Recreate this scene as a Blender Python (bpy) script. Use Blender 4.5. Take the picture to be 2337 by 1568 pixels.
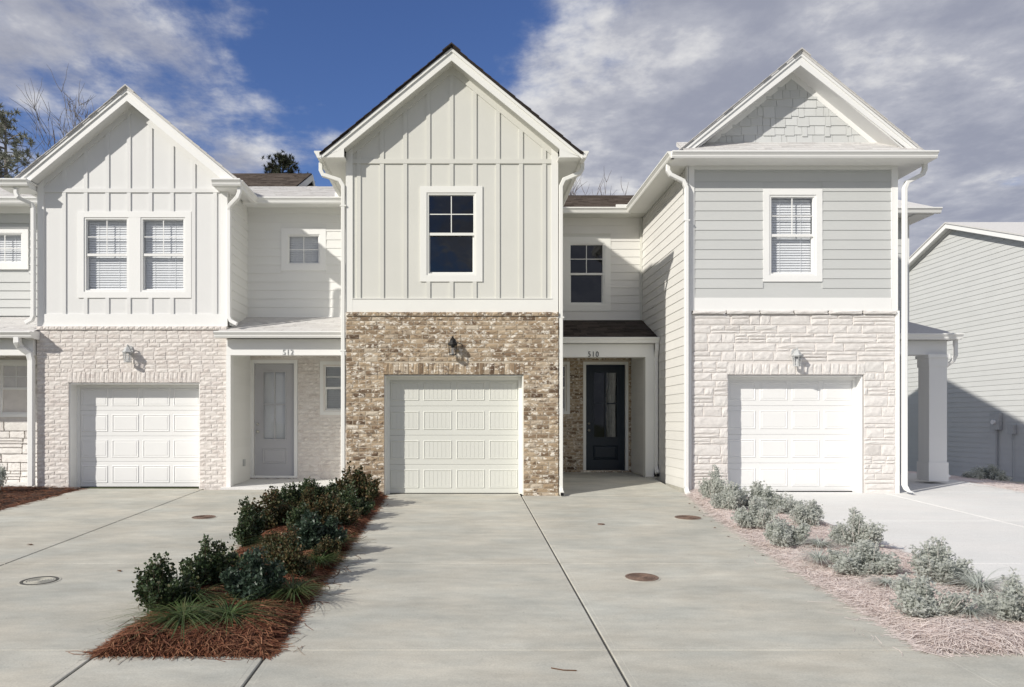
import bpy, math, random
from mathutils import Vector, Matrix
R = math.radians
random.seed(7)
for o in list(bpy.data.objects): bpy.data.objects.remove(o)
scn = bpy.context.scene
COL = scn.collection

# ------------------------------------------------------------------ camera
F = 1688.0; PX, PY = 1055.0, 963.0; CZ = 1.32          # focal length, principal point (in 2337 px wide picture), eye height
cam = bpy.data.cameras.new('camera'); camo = bpy.data.objects.new('camera', cam); COL.objects.link(camo)
cam.sensor_width = 36; cam.lens = 36 * F / 2337
cam.shift_x = (1168.5 - PX) / 2337; cam.shift_y = (PY - 784) / 2337
cam.clip_start = 0.1; cam.clip_end = 2000
camo.location = (0, 0, CZ); camo.rotation_euler = (R(90), 0, 0)
scn.camera = camo

# ------------------------------------------------------------------ light
TO_SUN = Vector((-1.0, -0.76, 0.74)).normalized()
ELEV = math.asin(TO_SUN.z); AZ = math.atan2(TO_SUN.x, TO_SUN.y)
sl = bpy.data.lights.new('sun', 'SUN'); sl.energy = 3.05; sl.angle = R(0.8); sl.color = (1.0, 0.952, 0.87)
so = bpy.data.objects.new('sun', sl); COL.objects.link(so)
so.rotation_euler = TO_SUN.to_track_quat('Z', 'Y').to_euler(); so.location = (-20, -15, 20)
scn.view_settings.view_transform = 'Standard'; scn.view_settings.look = 'None'
scn.view_settings.gamma = 1; scn.view_settings.use_curve_mapping = False
scn.view_settings.exposure = 0.56

world = bpy.data.worlds.new('World'); scn.world = world; world.use_nodes = True
wn = world.node_tree.nodes; wl = world.node_tree.links; wn.clear()
def N(t, **kw):
    n = wn.new(t)
    for k, v in kw.items(): setattr(n, k, v)
    return n
def wmath(op, a, b=None, c=None, clamp=False):
    n = N('ShaderNodeMath', operation=op); n.use_clamp = clamp
    for i, v in enumerate((a, b, c)):
        if v is None: continue
        if isinstance(v, (int, float)): n.inputs[i].default_value = v
        else: wl.new(v, n.inputs[i])
    return n.outputs[0]
sky = N('ShaderNodeTexSky', sky_type='NISHITA'); sky.sun_disc = False
sky.sun_elevation = ELEV; sky.sun_rotation = AZ; sky.air_density = 1.0; sky.dust_density = 0.2; sky.ozone_density = 3.0
sky.altitude = 800
tc = N('ShaderNodeTexCoord'); sep = N('ShaderNodeSeparateXYZ'); wl.new(tc.outputs['Generated'], sep.inputs[0])
zc = wmath('MAXIMUM', sep.outputs[2], 0.03); zc = wmath('ADD', zc, 0.10)
px_ = wmath('DIVIDE', sep.outputs[0], zc); py_ = wmath('DIVIDE', sep.outputs[1], zc)
comb = N('ShaderNodeCombineXYZ'); wl.new(px_, comb.inputs[0]); wl.new(py_, comb.inputs[1])
def noise(scale, detail, rough, offs=(0, 0, 0), dist=0.0, sc=(1, 1, 1)):
    mp = N('ShaderNodeMapping'); mp.inputs['Location'].default_value = offs; mp.inputs['Scale'].default_value = sc
    wl.new(comb.outputs[0], mp.inputs[0])
    n = N('ShaderNodeTexNoise'); n.inputs['Scale'].default_value = scale; n.inputs['Detail'].default_value = detail
    n.inputs['Roughness'].default_value = rough; n.inputs['Distortion'].default_value = dist
    wl.new(mp.outputs[0], n.inputs[0]); return n.outputs[0]
def ramp(v, a, b, lo=0.0, hi=1.0):
    n = N('ShaderNodeMapRange'); n.interpolation_type = 'SMOOTHSTEP'
    for i, q in enumerate((v, a, b, lo, hi)):
        if isinstance(q, (int, float)): n.inputs[i].default_value = q
        else: wl.new(q, n.inputs[i])
    return n.outputs[0]
big = noise(1.5, 8, 0.60, (3.1, 1.7, 0), 0.05, (1.0, 0.95, 1))
small = noise(6.0, 6, 0.60, (0.4, 9.2, 0), 0.1, (1, 0.9, 1))
streak = noise(2.4, 6, 0.62, (5.0, 2.0, 0), 0.6, (1.6, 0.5, 1))
right = ramp(px_, -0.22, 0.55, -0.09, 0.29)                 # a bank of cloud over the right, thin cloud on the left
left = ramp(px_, -0.14, -0.80, -0.01, 0.19)
dens = wmath('ADD', wmath('MULTIPLY', big, 0.70), wmath('MULTIPLY', small, 0.30))
dens = wmath('ADD', dens, wmath('MULTIPLY', wmath('SUBTRACT', streak, 0.5), 0.16))
back = ramp(py_, 1.3, -0.8, 0.0, 0.15)                     # extra unseen cloud overhead and behind, added to whiten fill and window reflections
dens = wmath('ADD', wmath('ADD', wmath('ADD', dens, right), left), back)
mask = ramp(dens, 0.48, 0.70, 0.0, 0.97)
lit = noise(2.6, 7, 0.60, (8.3, 4.4, 0), 0.1, (1, 1.0, 1))
lit2 = wmath('ADD', wmath('MULTIPLY', lit, 0.62), wmath('MULTIPLY', small, 0.38))
thick = ramp(dens, 0.58, 0.92, 0.0, 1.0)
shade = ramp(wmath('ADD', wmath('SUBTRACT', lit2, 0.5), wmath('MULTIPLY', thick, -0.09)), -0.17, 0.12)
cr = N('ShaderNodeValToRGB'); wl.new(shade, cr.inputs[0])
cr.color_ramp.elements[0].color = (2.2, 2.32, 2.85, 1); cr.color_ramp.elements[1].color = (5.5, 5.45, 5.4, 1)
e = cr.color_ramp.elements.new(0.5); e.color = (3.2, 3.28, 3.7, 1)
# the physical sky, a little deeper blue as the photograph's camera recorded it
hs = N('ShaderNodeHueSaturation'); hs.inputs['Hue'].default_value = 0.515; hs.inputs['Saturation'].default_value = 1.14; hs.inputs['Value'].default_value = 0.80; wl.new(sky.outputs[0], hs.inputs['Color'])
mx = N('ShaderNodeMix', data_type='RGBA'); wl.new(mask, mx.inputs[0]); wl.new(hs.outputs[0], mx.inputs[6]); wl.new(cr.outputs[0], mx.inputs[7])
bg = N('ShaderNodeBackground'); bg.inputs['Strength'].default_value = 0.10; wl.new(mx.outputs[2], bg.inputs['Color'])
wo = N('ShaderNodeOutputWorld'); wl.new(bg.outputs[0], wo.inputs['Surface'])

# ------------------------------------------------------------------ helpers
def W(x, y, Y):                       # picture point at a known distance -> (X, Z)
    return ((x - PX) * Y / F, CZ + (PY - y) * Y / F)
SL = 0.0415
def gz(Y): return -SL * (13.29 - Y)   # the drives fall gently from the houses to the street

def mat(name, col, rough=0.6, var=0.04, vscale=2.0, bump=0.0, bscale=60, spec=0.3, metal=0.0, island=None, objrand=None, fine=0.0):
    m = bpy.data.materials.new(name); m.use_nodes = True
    nt = m.node_tree; n = nt.nodes; l = nt.links; b = n['Principled BSDF']
    b.inputs['Roughness'].default_value = rough; b.inputs['Specular IOR Level'].default_value = spec; b.inputs['Metallic'].default_value = metal
    geo = n.new('ShaderNodeNewGeometry')
    tx = n.new('ShaderNodeTexNoise'); tx.inputs['Scale'].default_value = vscale; tx.inputs['Detail'].default_value = 6; l.new(geo.outputs['Position'], tx.inputs[0])
    if island or objrand:
        r = n.new('ShaderNodeValToRGB'); cols = island or objrand
        while len(r.color_ramp.elements) < len(cols): r.color_ramp.elements.new(0.5)
        for i, c in enumerate(cols):
            r.color_ramp.elements[i].position = i / max(1, len(cols) - 1); r.color_ramp.elements[i].color = (*c, 1)
        if island: l.new(geo.outputs['Random Per Island'], r.inputs[0])
        else:
            oi = n.new('ShaderNodeObjectInfo'); l.new(oi.outputs['Random'], r.inputs[0])
        src = r.outputs[0]
    else:
        rgb = n.new('ShaderNodeRGB'); rgb.outputs[0].default_value = (*col, 1); src = rgb.outputs[0]
    hsv = n.new('ShaderNodeHueSaturation'); l.new(src, hsv.inputs['Color'])
    mr = n.new('ShaderNodeMapRange'); l.new(tx.outputs[0], mr.inputs[0])
    mr.inputs[1].default_value = 0.25; mr.inputs[2].default_value = 0.75; mr.inputs[3].default_value = 1 - var; mr.inputs[4].default_value = 1 + var
    val = mr.outputs[0]
    if fine:
        t2 = n.new('ShaderNodeTexNoise'); t2.inputs['Scale'].default_value = 90; t2.inputs['Detail'].default_value = 3; l.new(geo.outputs['Position'], t2.inputs[0])
        m2 = n.new('ShaderNodeMapRange'); l.new(t2.outputs[0], m2.inputs[0]); m2.inputs[1].default_value = 0.3; m2.inputs[2].default_value = 0.7
        m2.inputs[3].default_value = 1 - fine; m2.inputs[4].default_value = 1 + fine
        mm = n.new('ShaderNodeMath'); mm.operation = 'MULTIPLY'; l.new(val, mm.inputs[0]); l.new(m2.outputs[0], mm.inputs[1]); val = mm.outputs[0]
    l.new(val, hsv.inputs['Value']); l.new(hsv.outputs[0], b.inputs['Base Color'])
    if bump:
        t3 = n.new('ShaderNodeTexNoise'); t3.inputs['Scale'].default_value = bscale; t3.inputs['Detail'].default_value = 5; l.new(geo.outputs['Position'], t3.inputs[0])
        bp = n.new('ShaderNodeBump'); bp.inputs['Strength'].default_value = bump; bp.inputs['Distance'].default_value = 0.01
        l.new(t3.outputs[0], bp.inputs['Height']); l.new(bp.outputs[0], b.inputs['Normal'])
    m['b'] = 1
    return m

def brick_mat(name, ramp_cols, smear, smear_amt, dark, dark_amt, island):
    m = mat(name, (1, 1, 1), 0.85, 0.10, 14, 0.6, 110, 0.2, **({'island': ramp_cols} if island else {'objrand': ramp_cols}))
    nt = m.node_tree; n = nt.nodes; l = nt.links; b = n['Principled BSDF']
    src = b.inputs['Base Color'].links[0].from_socket
    geo = [q for q in n if q.type == 'NEW_GEOMETRY'][0]
    def layer(src, col, scale, lo, hi, amt, off):
        mp = n.new('ShaderNodeMapping'); mp.inputs['Location'].default_value = (off, off * .7, off * .3); mp.inputs['Scale'].default_value = (1, 1, 1.6); l.new(geo.outputs['Position'], mp.inputs[0])
        t = n.new('ShaderNodeTexNoise'); t.inputs['Scale'].default_value = scale; t.inputs['Detail'].default_value = 5; t.inputs['Roughness'].default_value = .65; l.new(mp.outputs[0], t.inputs[0])
        r = n.new('ShaderNodeMapRange'); l.new(t.outputs[0], r.inputs[0]); r.inputs[1].default_value = lo; r.inputs[2].default_value = hi; r.inputs[3].default_value = 0; r.inputs[4].default_value = amt
        x = n.new('ShaderNodeMix'); x.data_type = 'RGBA'; l.new(r.outputs[0], x.inputs[0]); l.new(src, x.inputs[6]); x.inputs[7].default_value = (*col, 1)
        return x.outputs[2]
    src = layer(src, dark, 8, .53, .63, dark_amt, 3.3)
    src = layer(src, smear, 12, .53, .61, smear_amt, 11.7)
    l.new(src, b.inputs['Base Color'])
    return m

def concrete_mat(name, base, tint, var):
    m = bpy.data.materials.new(name); m.use_nodes = True
    nt = m.node_tree; n = nt.nodes; l = nt.links; b = n['Principled BSDF']; b.inputs['Roughness'].default_value = .88; b.inputs['Specular IOR Level'].default_value = .2
    geo = n.new('ShaderNodeNewGeometry')
    def ns(scale, sc, det=6, rough=.6, off=0):
        mp = n.new('ShaderNodeMapping'); mp.inputs['Scale'].default_value = sc; mp.inputs['Location'].default_value = (off, off, 0); l.new(geo.outputs['Position'], mp.inputs[0])
        t = n.new('ShaderNodeTexNoise'); t.inputs['Scale'].default_value = scale; t.inputs['Detail'].default_value = det; t.inputs['Roughness'].default_value = rough; l.new(mp.outputs[0], t.inputs[0]); return t.outputs[0]
    def mrange(v, a, b_, c, d):
        r = n.new('ShaderNodeMapRange'); l.new(v, r.inputs[0])
        for i, q in enumerate((a, b_, c, d)): r.inputs[i + 1].default_value = q
        return r.outputs[0]
    def mul(a, c):
        q = n.new('ShaderNodeMath'); q.operation = 'MULTIPLY'; l.new(a, q.inputs[0]); l.new(c, q.inputs[1]); return q.outputs[0]
    big = mrange(ns(.9, (1, 1.5, 1)), .3, .7, 1 - var, 1 + var)
    mid = mrange(ns(5, (.6, 1.5, 1), off=4), .3, .7, 1 - var * .7, 1 + var * .7)
    fin = mrange(ns(75, (1, 1, 1), 4), .3, .7, .90, 1.10)
    oi = n.new('ShaderNodeObjectInfo'); per = mrange(oi.outputs['Random'], 0, 1, .965, 1.035)
    v = mul(mul(mul(big, mid), fin), per)
    mix = n.new('ShaderNodeMix'); mix.data_type = 'RGBA'; l.new(mrange(ns(1.7, (.6, 1, 1), off=9), .35, .65, 0, 1), mix.inputs[0])
    mix.inputs[6].default_value = (*base, 1); mix.inputs[7].default_value = (*tint, 1)
    sp = n.new('ShaderNodeMapRange'); l.new(ns(28, (1, 1, 1), 2, off=2), sp.inputs[0]); sp.inputs[1].default_value = .70; sp.inputs[2].default_value = .76; sp.inputs[3].default_value = 1; sp.inputs[4].default_value = .7
    v = mul(v, sp.outputs[0])
    hsv = n.new('ShaderNodeHueSaturation'); l.new(mix.outputs[2], hsv.inputs['Color']); l.new(v, hsv.inputs['Value']); l.new(hsv.outputs[0], b.inputs['Base Color'])
    bp = n.new('ShaderNodeBump'); bp.inputs['Strength'].default_value = .25; bp.inputs['Distance'].default_value = .006; l.new(ns(70, (.5, 1.5, 1), 5), bp.inputs['Height']); l.new(bp.outputs[0], b.inputs['Normal'])
    return m

def glass_mat(name, tint, refl):
    m = bpy.data.materials.new(name); m.use_nodes = True; nt = m.node_tree; n = nt.nodes; l = nt.links
    n.remove(n['Principled BSDF']); out = n['Material Output']
    tr = n.new('ShaderNodeBsdfTransparent'); tr.inputs[0].default_value = (*tint, 1)
    gl = n.new('ShaderNodeBsdfGlossy'); gl.inputs['Roughness'].default_value = .03; gl.inputs[0].default_value = (.95, .97, 1, 1)
    geo = n.new('ShaderNodeNewGeometry'); t = n.new('ShaderNodeTexNoise'); t.inputs['Scale'].default_value = 1.6; l.new(geo.outputs['Position'], t.inputs[0])
    bp = n.new('ShaderNodeBump'); bp.inputs['Strength'].default_value = .12; bp.inputs['Distance'].default_value = .05; l.new(t.outputs[0], bp.inputs['Height']); l.new(bp.outputs[0], gl.inputs['Normal'])
    fr = n.new('ShaderNodeFresnel'); 
    io = n.new('ShaderNodeMapRange'); l.new(geo.outputs['Backfacing'], io.inputs[0]); io.inputs[3].default_value = 1.5; io.inputs[4].default_value = 1 / 1.5; l.new(io.outputs[0], fr.inputs[0])   # a thin sheet: same on both sides
    mr = n.new('ShaderNodeMapRange'); l.new(fr.outputs[0], mr.inputs[0]); mr.inputs[3].default_value = refl; mr.inputs[4].default_value = 1
    mx = n.new('ShaderNodeMixShader'); l.new(mr.outputs[0], mx.inputs[0]); l.new(tr.outputs[0], mx.inputs[1]); l.new(gl.outputs[0], mx.inputs[2]); l.new(mx.outputs[0], out.inputs['Surface'])
    return m

M = {}
M['trim'] = mat('white_trim', (.79, .788, .745), .5, .02, 1.5)
M['cream'] = mat('cream_panel', (.645, .642, .59), .6, .025, 1.2, .05, 200)
M['cream_side'] = mat('cream_siding', (.72, .71, .675), .6, .03, 1.4, .04, 200, objrand=[(.705, .695, .66), (.735, .725, .69)])
M['pale_trim'] = mat('pale_trim', (.83, .83, .815), .5, .015, 1.5)
M['pale_panel'] = mat('pale_panel', (.74, .74, .73), .6, .02, 1.5)
M['pale_side'] = mat('pale_siding', (.77, .77, .75), .6, .02, 1.5, objrand=[(.76, .76, .74), (.785, .785, .765)])
M['grey_side'] = mat('grey_siding', (.56, .57, .56), .6, .02, 1.5, objrand=[(.55, .56, .55), (.575, .585, .575)])
M['grey_shake'] = mat('grey_shake', (.6, .61, .6), .6, .02, 5, objrand=[(.57, .58, .57), (.64, .65, .64)])
M['far_side'] = mat('far_grey_siding', (.57, .58, .57), .6, .03, 1.5, objrand=[(.56, .57, .56), (.58, .59, .58)])
M['gdoor'] = mat('garage_door_paint', (.65, .655, .605), .45, .02, 1.0)
M['gdoor_pale'] = mat('pale_garage_door_paint', (.80, .80, .79), .45, .01, 1.0)
M['mortar'] = mat('mortar', (.50, .435, .34), .9, .10, 8, .4, 150)
M['mortar_pale'] = mat('pale_mortar', (.74, .70, .665), .9, .06, 8, .4, 150)
BR = [(.10, .065, .042), (.34, .252, .165), (.42, .325, .22), (.36, .27, .178), (.47, .375, .265), (.20, .138, .088), (.43, .335, .228), (.50, .41, .30), (.29, .21, .137), (.55, .48, .38)]
M['brick'] = brick_mat('tan_brick', BR, (.76, .71, .62), .92, (.12, .08, .055), .85, False)
M['brick_j'] = brick_mat('tan_brick_joined', BR, (.76, .71, .62), .92, (.12, .08, .055), .85, True)
BP = [(.64, .585, .545), (.70, .65, .61), (.735, .69, .65), (.715, .67, .63), (.76, .72, .68)]
M['brickp'] = brick_mat('pale_brick', BP, (.84, .80, .76), .8, (.60, .54, .51), .7, False)
M['brickp_j'] = brick_mat('pale_brick_joined', BP, (.84, .80, .76), .8, (.60, .54, .51), .7, True)
SP = [(.62, .59, .56), (.74, .71, .68), (.76, .73, .70), (.73, .70, .67), (.77, .74, .71), (.70, .68, .65)]
M['stone'] = brick_mat('pale_stone', SP, (.80, .78, .75), .4, (.62, .59, .57), .45, False)
M['roof'] = mat('dark_shingle', (.035, .03, .028), .9, .2, 20, .4, 200, .1)
M['roof_i'] = mat('dark_shingle_tabs', (.05, .04, .035), .9, .2, 25, .5, 220, .1, island=[(.045, .037, .033), (.062, .052, .046), (.085, .07, .062), (.055, .046, .041)])
M['roof_brown'] = mat('brown_shingle_tabs', (.1, .07, .055), .9, .2, 25, .5, 220, .1, island=[(.07, .055, .045), (.10, .08, .066), (.13, .106, .088), (.085, .068, .056)])
M['roof_pale'] = mat('pale_shingle_tabs', (.6, .59, .58), .9, .08, 25, .4, 220, .1, island=[(.56, .545, .53), (.60, .585, .57), (.63, .62, .605), (.585, .57, .555)])
M['black'] = mat('black_metal', (.009, .009, .009), .45, .1, 30)
M['grey_metal'] = mat('pale_grey_metal', (.47, .48, .48), .5, .05, 20)
M['navy'] = mat('navy_door_paint', (.013, .021, .032), .38, .05, 3)
M['grey_door'] = mat('grey_door_paint', (.47, .47, .49), .45, .02, 3)
M['dark'] = mat('indoor_shade_black', (.02, .02, .022), .9, .1, 3)  # near-black colour puts the shade of unlit rooms into the surface
M['pale_room'] = mat('pale_interior', (.78, .79, .80), .9, .05, 3)
M['blind'] = mat('blind_slats', (.82, .83, .84), .7, .02, 3)
M['curtain'] = mat('curtain_cloth', (.62, .60, .56), .9, .25, 14)
M['glass'] = glass_mat('dark_window_glass', (.30, .33, .36), .02)
M['glass_pale'] = glass_mat('pale_window_glass', (.95, .96, .97), .03)
M['glass_door'] = glass_mat('door_glass', (.52, .55, .56), .0)
M['nickel'] = mat('satin_nickel', (.6, .59, .56), .3, .03, 10, metal=1.0)
M['concrete'] = concrete_mat('concrete', (.482, .458, .392), (.435, .434, .389), .14)
M['concrete_pale'] = concrete_mat('pale_concrete', (.70, .69, .67), (.68, .68, .665), .03)
M['felt'] = mat('joint_felt', (.09, .088, .08), .95, .3, 20, .4, 120)
M['iron'] = mat('rusty_iron', (.19, .13, .10), .8, .35, 30, .6, 150)
M['soil'] = mat('soil', (.055, .03, .02), .95, .4, 12, .8, 60)
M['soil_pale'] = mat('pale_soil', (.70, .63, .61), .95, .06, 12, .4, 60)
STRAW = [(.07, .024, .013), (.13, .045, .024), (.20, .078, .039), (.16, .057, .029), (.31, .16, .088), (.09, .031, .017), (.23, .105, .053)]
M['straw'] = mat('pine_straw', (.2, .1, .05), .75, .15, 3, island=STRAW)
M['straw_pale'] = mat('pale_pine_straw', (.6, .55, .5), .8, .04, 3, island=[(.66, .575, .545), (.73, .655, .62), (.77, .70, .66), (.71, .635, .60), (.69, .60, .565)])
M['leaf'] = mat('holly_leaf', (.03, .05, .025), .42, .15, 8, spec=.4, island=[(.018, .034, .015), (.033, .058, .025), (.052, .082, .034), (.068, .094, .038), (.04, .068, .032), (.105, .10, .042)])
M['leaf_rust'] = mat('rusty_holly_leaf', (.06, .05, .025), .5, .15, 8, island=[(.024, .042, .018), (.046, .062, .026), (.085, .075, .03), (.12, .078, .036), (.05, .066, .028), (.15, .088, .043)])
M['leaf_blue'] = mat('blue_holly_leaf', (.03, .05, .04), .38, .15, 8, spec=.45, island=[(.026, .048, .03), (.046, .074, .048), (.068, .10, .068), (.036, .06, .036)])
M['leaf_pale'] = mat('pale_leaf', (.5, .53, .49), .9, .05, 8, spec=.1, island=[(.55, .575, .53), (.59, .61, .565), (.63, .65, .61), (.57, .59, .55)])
def translucent(m, k):
    nt = m.node_tree; n = nt.nodes; l = nt.links; b = n['Principled BSDF']; src = b.inputs['Base Color'].links[0].from_socket
    t = n.new('ShaderNodeBsdfTranslucent'); l.new(src, t.inputs[0]); x = n.new('ShaderNodeMixShader'); x.inputs[0].default_value = k
    l.new(b.outputs[0], x.inputs[1]); l.new(t.outputs[0], x.inputs[2]); l.new(x.outputs[0], n['Material Output'].inputs['Surface'])
M['grass'] = mat('liriope_blade', (.06, .1, .04), .5, .1, 8, island=[(.045, .08, .026), (.075, .12, .04), (.11, .155, .055), (.06, .095, .035), (.19, .18, .08)])
M['grass_pale'] = mat('pale_liriope_blade', (.5, .53, .48), .6, .05, 8, island=[(.54, .575, .53), (.58, .61, .565), (.62, .645, .60)])
M['stem'] = mat('shrub_stem', (.07, .05, .035), .9, .2, 20)
M['stem_pale'] = mat('pale_shrub_stem', (.52, .49, .46), .9, .1, 20)
M['bark'] = mat('bark', (.12, .10, .09), .9, .2, 10)
M['needle'] = mat('pine_needles', (.05, .06, .03), .8, .15, 1, island=[(.03, .037, .02), (.05, .058, .032), (.07, .072, .04), (.04, .046, .026)])
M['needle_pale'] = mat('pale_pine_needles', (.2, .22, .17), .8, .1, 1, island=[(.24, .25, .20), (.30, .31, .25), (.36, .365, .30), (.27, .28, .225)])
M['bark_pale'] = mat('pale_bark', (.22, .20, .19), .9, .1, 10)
M['lawn'] = mat('lawn', (.10, .11, .05), .95, .25, 3, .6, 90)
M['lawn_blade'] = mat('lawn_blades', (.3, .35, .2), .8, .1, 3, island=[(.48, .50, .38), (.55, .57, .44), (.60, .60, .48)])
M['asphalt'] = mat('asphalt', (.05, .05, .05), .9, .15, 4, .5, 140)
M['dead_leaf'] = mat('dead_leaf', (.12, .06, .03), .8, .2, 30)

for k_, f_ in (('leaf', .25), ('leaf_rust', .25), ('leaf_blue', .25), ('leaf_pale', .55), ('grass', .3), ('grass_pale', .45), ('straw_pale', .3)): translucent(M[k_], f_)

class MB:
    def __init__(s): s.v = []; s.f = []
    def add(s, vs, fs):
        k = len(s.v); s.v += [tuple(q) for q in vs]; s.f += [tuple(i + k for i in f) for f in fs]; return s
    def box(s, x0, x1, y0, y1, z0, z1):
        if x0 > x1: x0, x1 = x1, x0
        if y0 > y1: y0, y1 = y1, y0
        if z0 > z1: z0, z1 = z1, z0
        return s.add([(x0, y0, z0), (x1, y0, z0), (x1, y1, z0), (x0, y1, z0), (x0, y0, z1), (x1, y0, z1), (x1, y1, z1), (x0, y1, z1)],
                     [(0, 3, 2, 1), (4, 5, 6, 7), (0, 1, 5, 4), (1, 2, 6, 5), (2, 3, 7, 6), (3, 0, 4, 7)])
    def prism_y(s, poly, y0, y1):          # polygon (x,z) extruded in y
        n = len(poly); a = sum(poly[i][0] * poly[(i + 1) % n][1] - poly[(i + 1) % n][0] * poly[i][1] for i in range(n))
        if a < 0: poly = poly[::-1]
        vs = [(x, y0, z) for x, z in poly] + [(x, y1, z) for x, z in poly]
        return s.add(vs, [tuple(range(n)), tuple(range(2 * n - 1, n - 1, -1))] + [(i, i + n, (i + 1) % n + n, (i + 1) % n) for i in range(n)])
    def prism_x(s, poly, x0, x1):          # polygon (y,z) extruded in x
        n = len(poly); vs = [(x0, y, z) for y, z in poly] + [(x1, y, z) for y, z in poly]
        a = sum(poly[i][0] * poly[(i + 1) % n][1] - poly[(i + 1) % n][0] * poly[i][1] for i in range(n))
        fs = [tuple(range(n - 1, -1, -1)), tuple(range(n, 2 * n))] + [(i, (i + 1) % n, (i + 1) % n + n, i + n) for i in range(n)]
        if a < 0: fs = [f[::-1] for f in fs]
        return s.add(vs, fs)
    def prism_z(s, poly, z0, z1, zf=None):
        n = len(poly); a = sum(poly[i][0] * poly[(i + 1) % n][1] - poly[(i + 1) % n][0] * poly[i][1] for i in range(n))
        if a < 0: poly = poly[::-1]
        g = (lambda x, y: 0) if zf is None else zf
        vs = [(x, y, z0 + g(x, y)) for x, y in poly] + [(x, y, z1 + g(x, y)) for x, y in poly]
        return s.add(vs, [tuple(range(n - 1, -1, -1)), tuple(range(n, 2 * n))] + [(i, (i + 1) % n, (i + 1) % n + n, i + n) for i in range(n)])
    def sweep(s, path, side, w, d):        # rectangular pipe along a path that bends in the plane across 'side'
        side = Vector(side).normalized(); P = [Vector(p) for p in path]; rings = []
        for i, p in enumerate(P):
            t1 = (P[i] - P[i - 1]).normalized() if i else (P[1] - P[0]).normalized()
            t2 = (P[i + 1] - P[i]).normalized() if i < len(P) - 1 else t1
            t = (t1 + t2).normalized(); o = t.cross(side).normalized(); k = 1 / max(.4, t.dot(t2))
            c = .22
            rings.append([p + side * (a * w / 2) + o * (b * d / 2 * k) for a, b in ((-1, -1 + c), (-1 + c, -1), (1 - c, -1), (1, -1 + c), (1, 1 - c), (1 - c, 1), (-1 + c, 1), (-1, 1 - c))])
        m = 8; vs = [q for r in rings for q in r]; fs = []
        for i in range(len(P) - 1):
            for j in range(m): fs.append((i * m + j, i * m + (j + 1) % m, (i + 1) * m + (j + 1) % m, (i + 1) * m + j))
        fs.append(tuple(range(m - 1, -1, -1))); fs.append(tuple(len(vs) - m + j for j in range(m)))
        return s.add(vs, fs)
    def tube(s, path, radii, n=6):
        P = [Vector(p) for p in path]; vs = []; fs = []
        for i, p in enumerate(P):
            t = (P[min(i + 1, len(P) - 1)] - P[max(i - 1, 0)]).normalized(); a = t.orthogonal().normalized(); b = t.cross(a)
            vs += [p + (a * math.cos(2 * math.pi * j / n) + b * math.sin(2 * math.pi * j / n)) * radii[i] for j in range(n)]
        for i in range(len(P) - 1):
            for j in range(n): fs.append((i * n + j, i * n + (j + 1) % n, (i + 1) * n + (j + 1) % n, (i + 1) * n + j))
        fs.append(tuple(range(n - 1, -1, -1))); fs.append(tuple(len(vs) - n + j for j in range(n)))
        return s.add(vs, fs)
    def lathe(s, prof, n=12, c=(0, 0, 0), rot=0.0):   # profile (r,z)
        vs = []; fs = []
        for r, z in prof: vs += [(c[0] + r * math.cos(rot + 2 * math.pi * j / n), c[1] + r * math.sin(rot + 2 * math.pi * j / n), c[2] + z) for j in range(n)]
        for i in range(len(prof) - 1):
            for j in range(n): fs.append((i * n + j, i * n + (j + 1) % n, (i + 1) * n + (j + 1) % n, (i + 1) * n + j))
        fs.append(tuple(range(n - 1, -1, -1))); fs.append(tuple(len(vs) - n + j for j in range(n)))
        return s.add(vs, fs)
    def mesh(s, name, m, smooth=False):
        me = bpy.data.meshes.new(name); me.from_pydata(s.v, [], s.f); me.materials.append(M[m] if isinstance(m, str) else m)
        if smooth:
            for p in me.polygons: p.use_smooth = True
        return me
    def build(s, name, m, parent=None, smooth=False, kind=None, label=None):
        return link(name, s.mesh(name, m, smooth), parent, kind=kind, label=label)

BASE = {}
def link(name, me, parent=None, loc=None, rot=None, scale=None, kind=None, label=None):
    o = bpy.data.objects.new(name, me); COL.objects.link(o)
    if loc is not None: o.location = loc
    if rot is not None: o.rotation_euler = rot
    if scale is not None: o.scale = scale
    if parent is not None:
        o.parent = parent
        if parent.name in BASE: o.matrix_parent_inverse = Matrix.Translation(-BASE[parent.name])
    if kind: o['kind'] = kind
    if label: o['label'] = label
    return o
def tag(o, label, cat, group=None):
    o['label'] = label; o['category'] = cat
    if group: o['group'] = group
    return o
def thing(name, loc, label, cat, group=None):         # parts of it are given in world coordinates
    o = bpy.data.objects.new(name, None); COL.objects.link(o); o.location = loc; o.empty_display_size = .3
    BASE[o.name] = Vector(loc); return tag(o, label, cat, group)
def bx(name, x0, x1, y0, y1, z0, z1, m, parent=None, **k): return MB().box(x0, x1, y0, y1, z0, z1).build(name, m, parent, **k)

def holes_mb(x0, x1, z0, z1, y0, y1, holes):
    xs = sorted({x0, x1, *[h[0] for h in holes], *[h[1] for h in holes]}); xs = [x for x in xs if x0 <= x <= x1]
    mb = MB()
    for a, b in zip(xs, xs[1:]):
        hs = sorted((h[2], h[3]) for h in holes if h[0] <= a + 1e-6 and h[1] >= b - 1e-6); z = z0
        for p, q in hs:
            if p > z: mb.box(a, b, y0, y1, z, p)
            z = max(z, q)
        if z < z1: mb.box(a, b, y0, y1, z, z1)
    return mb

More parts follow.
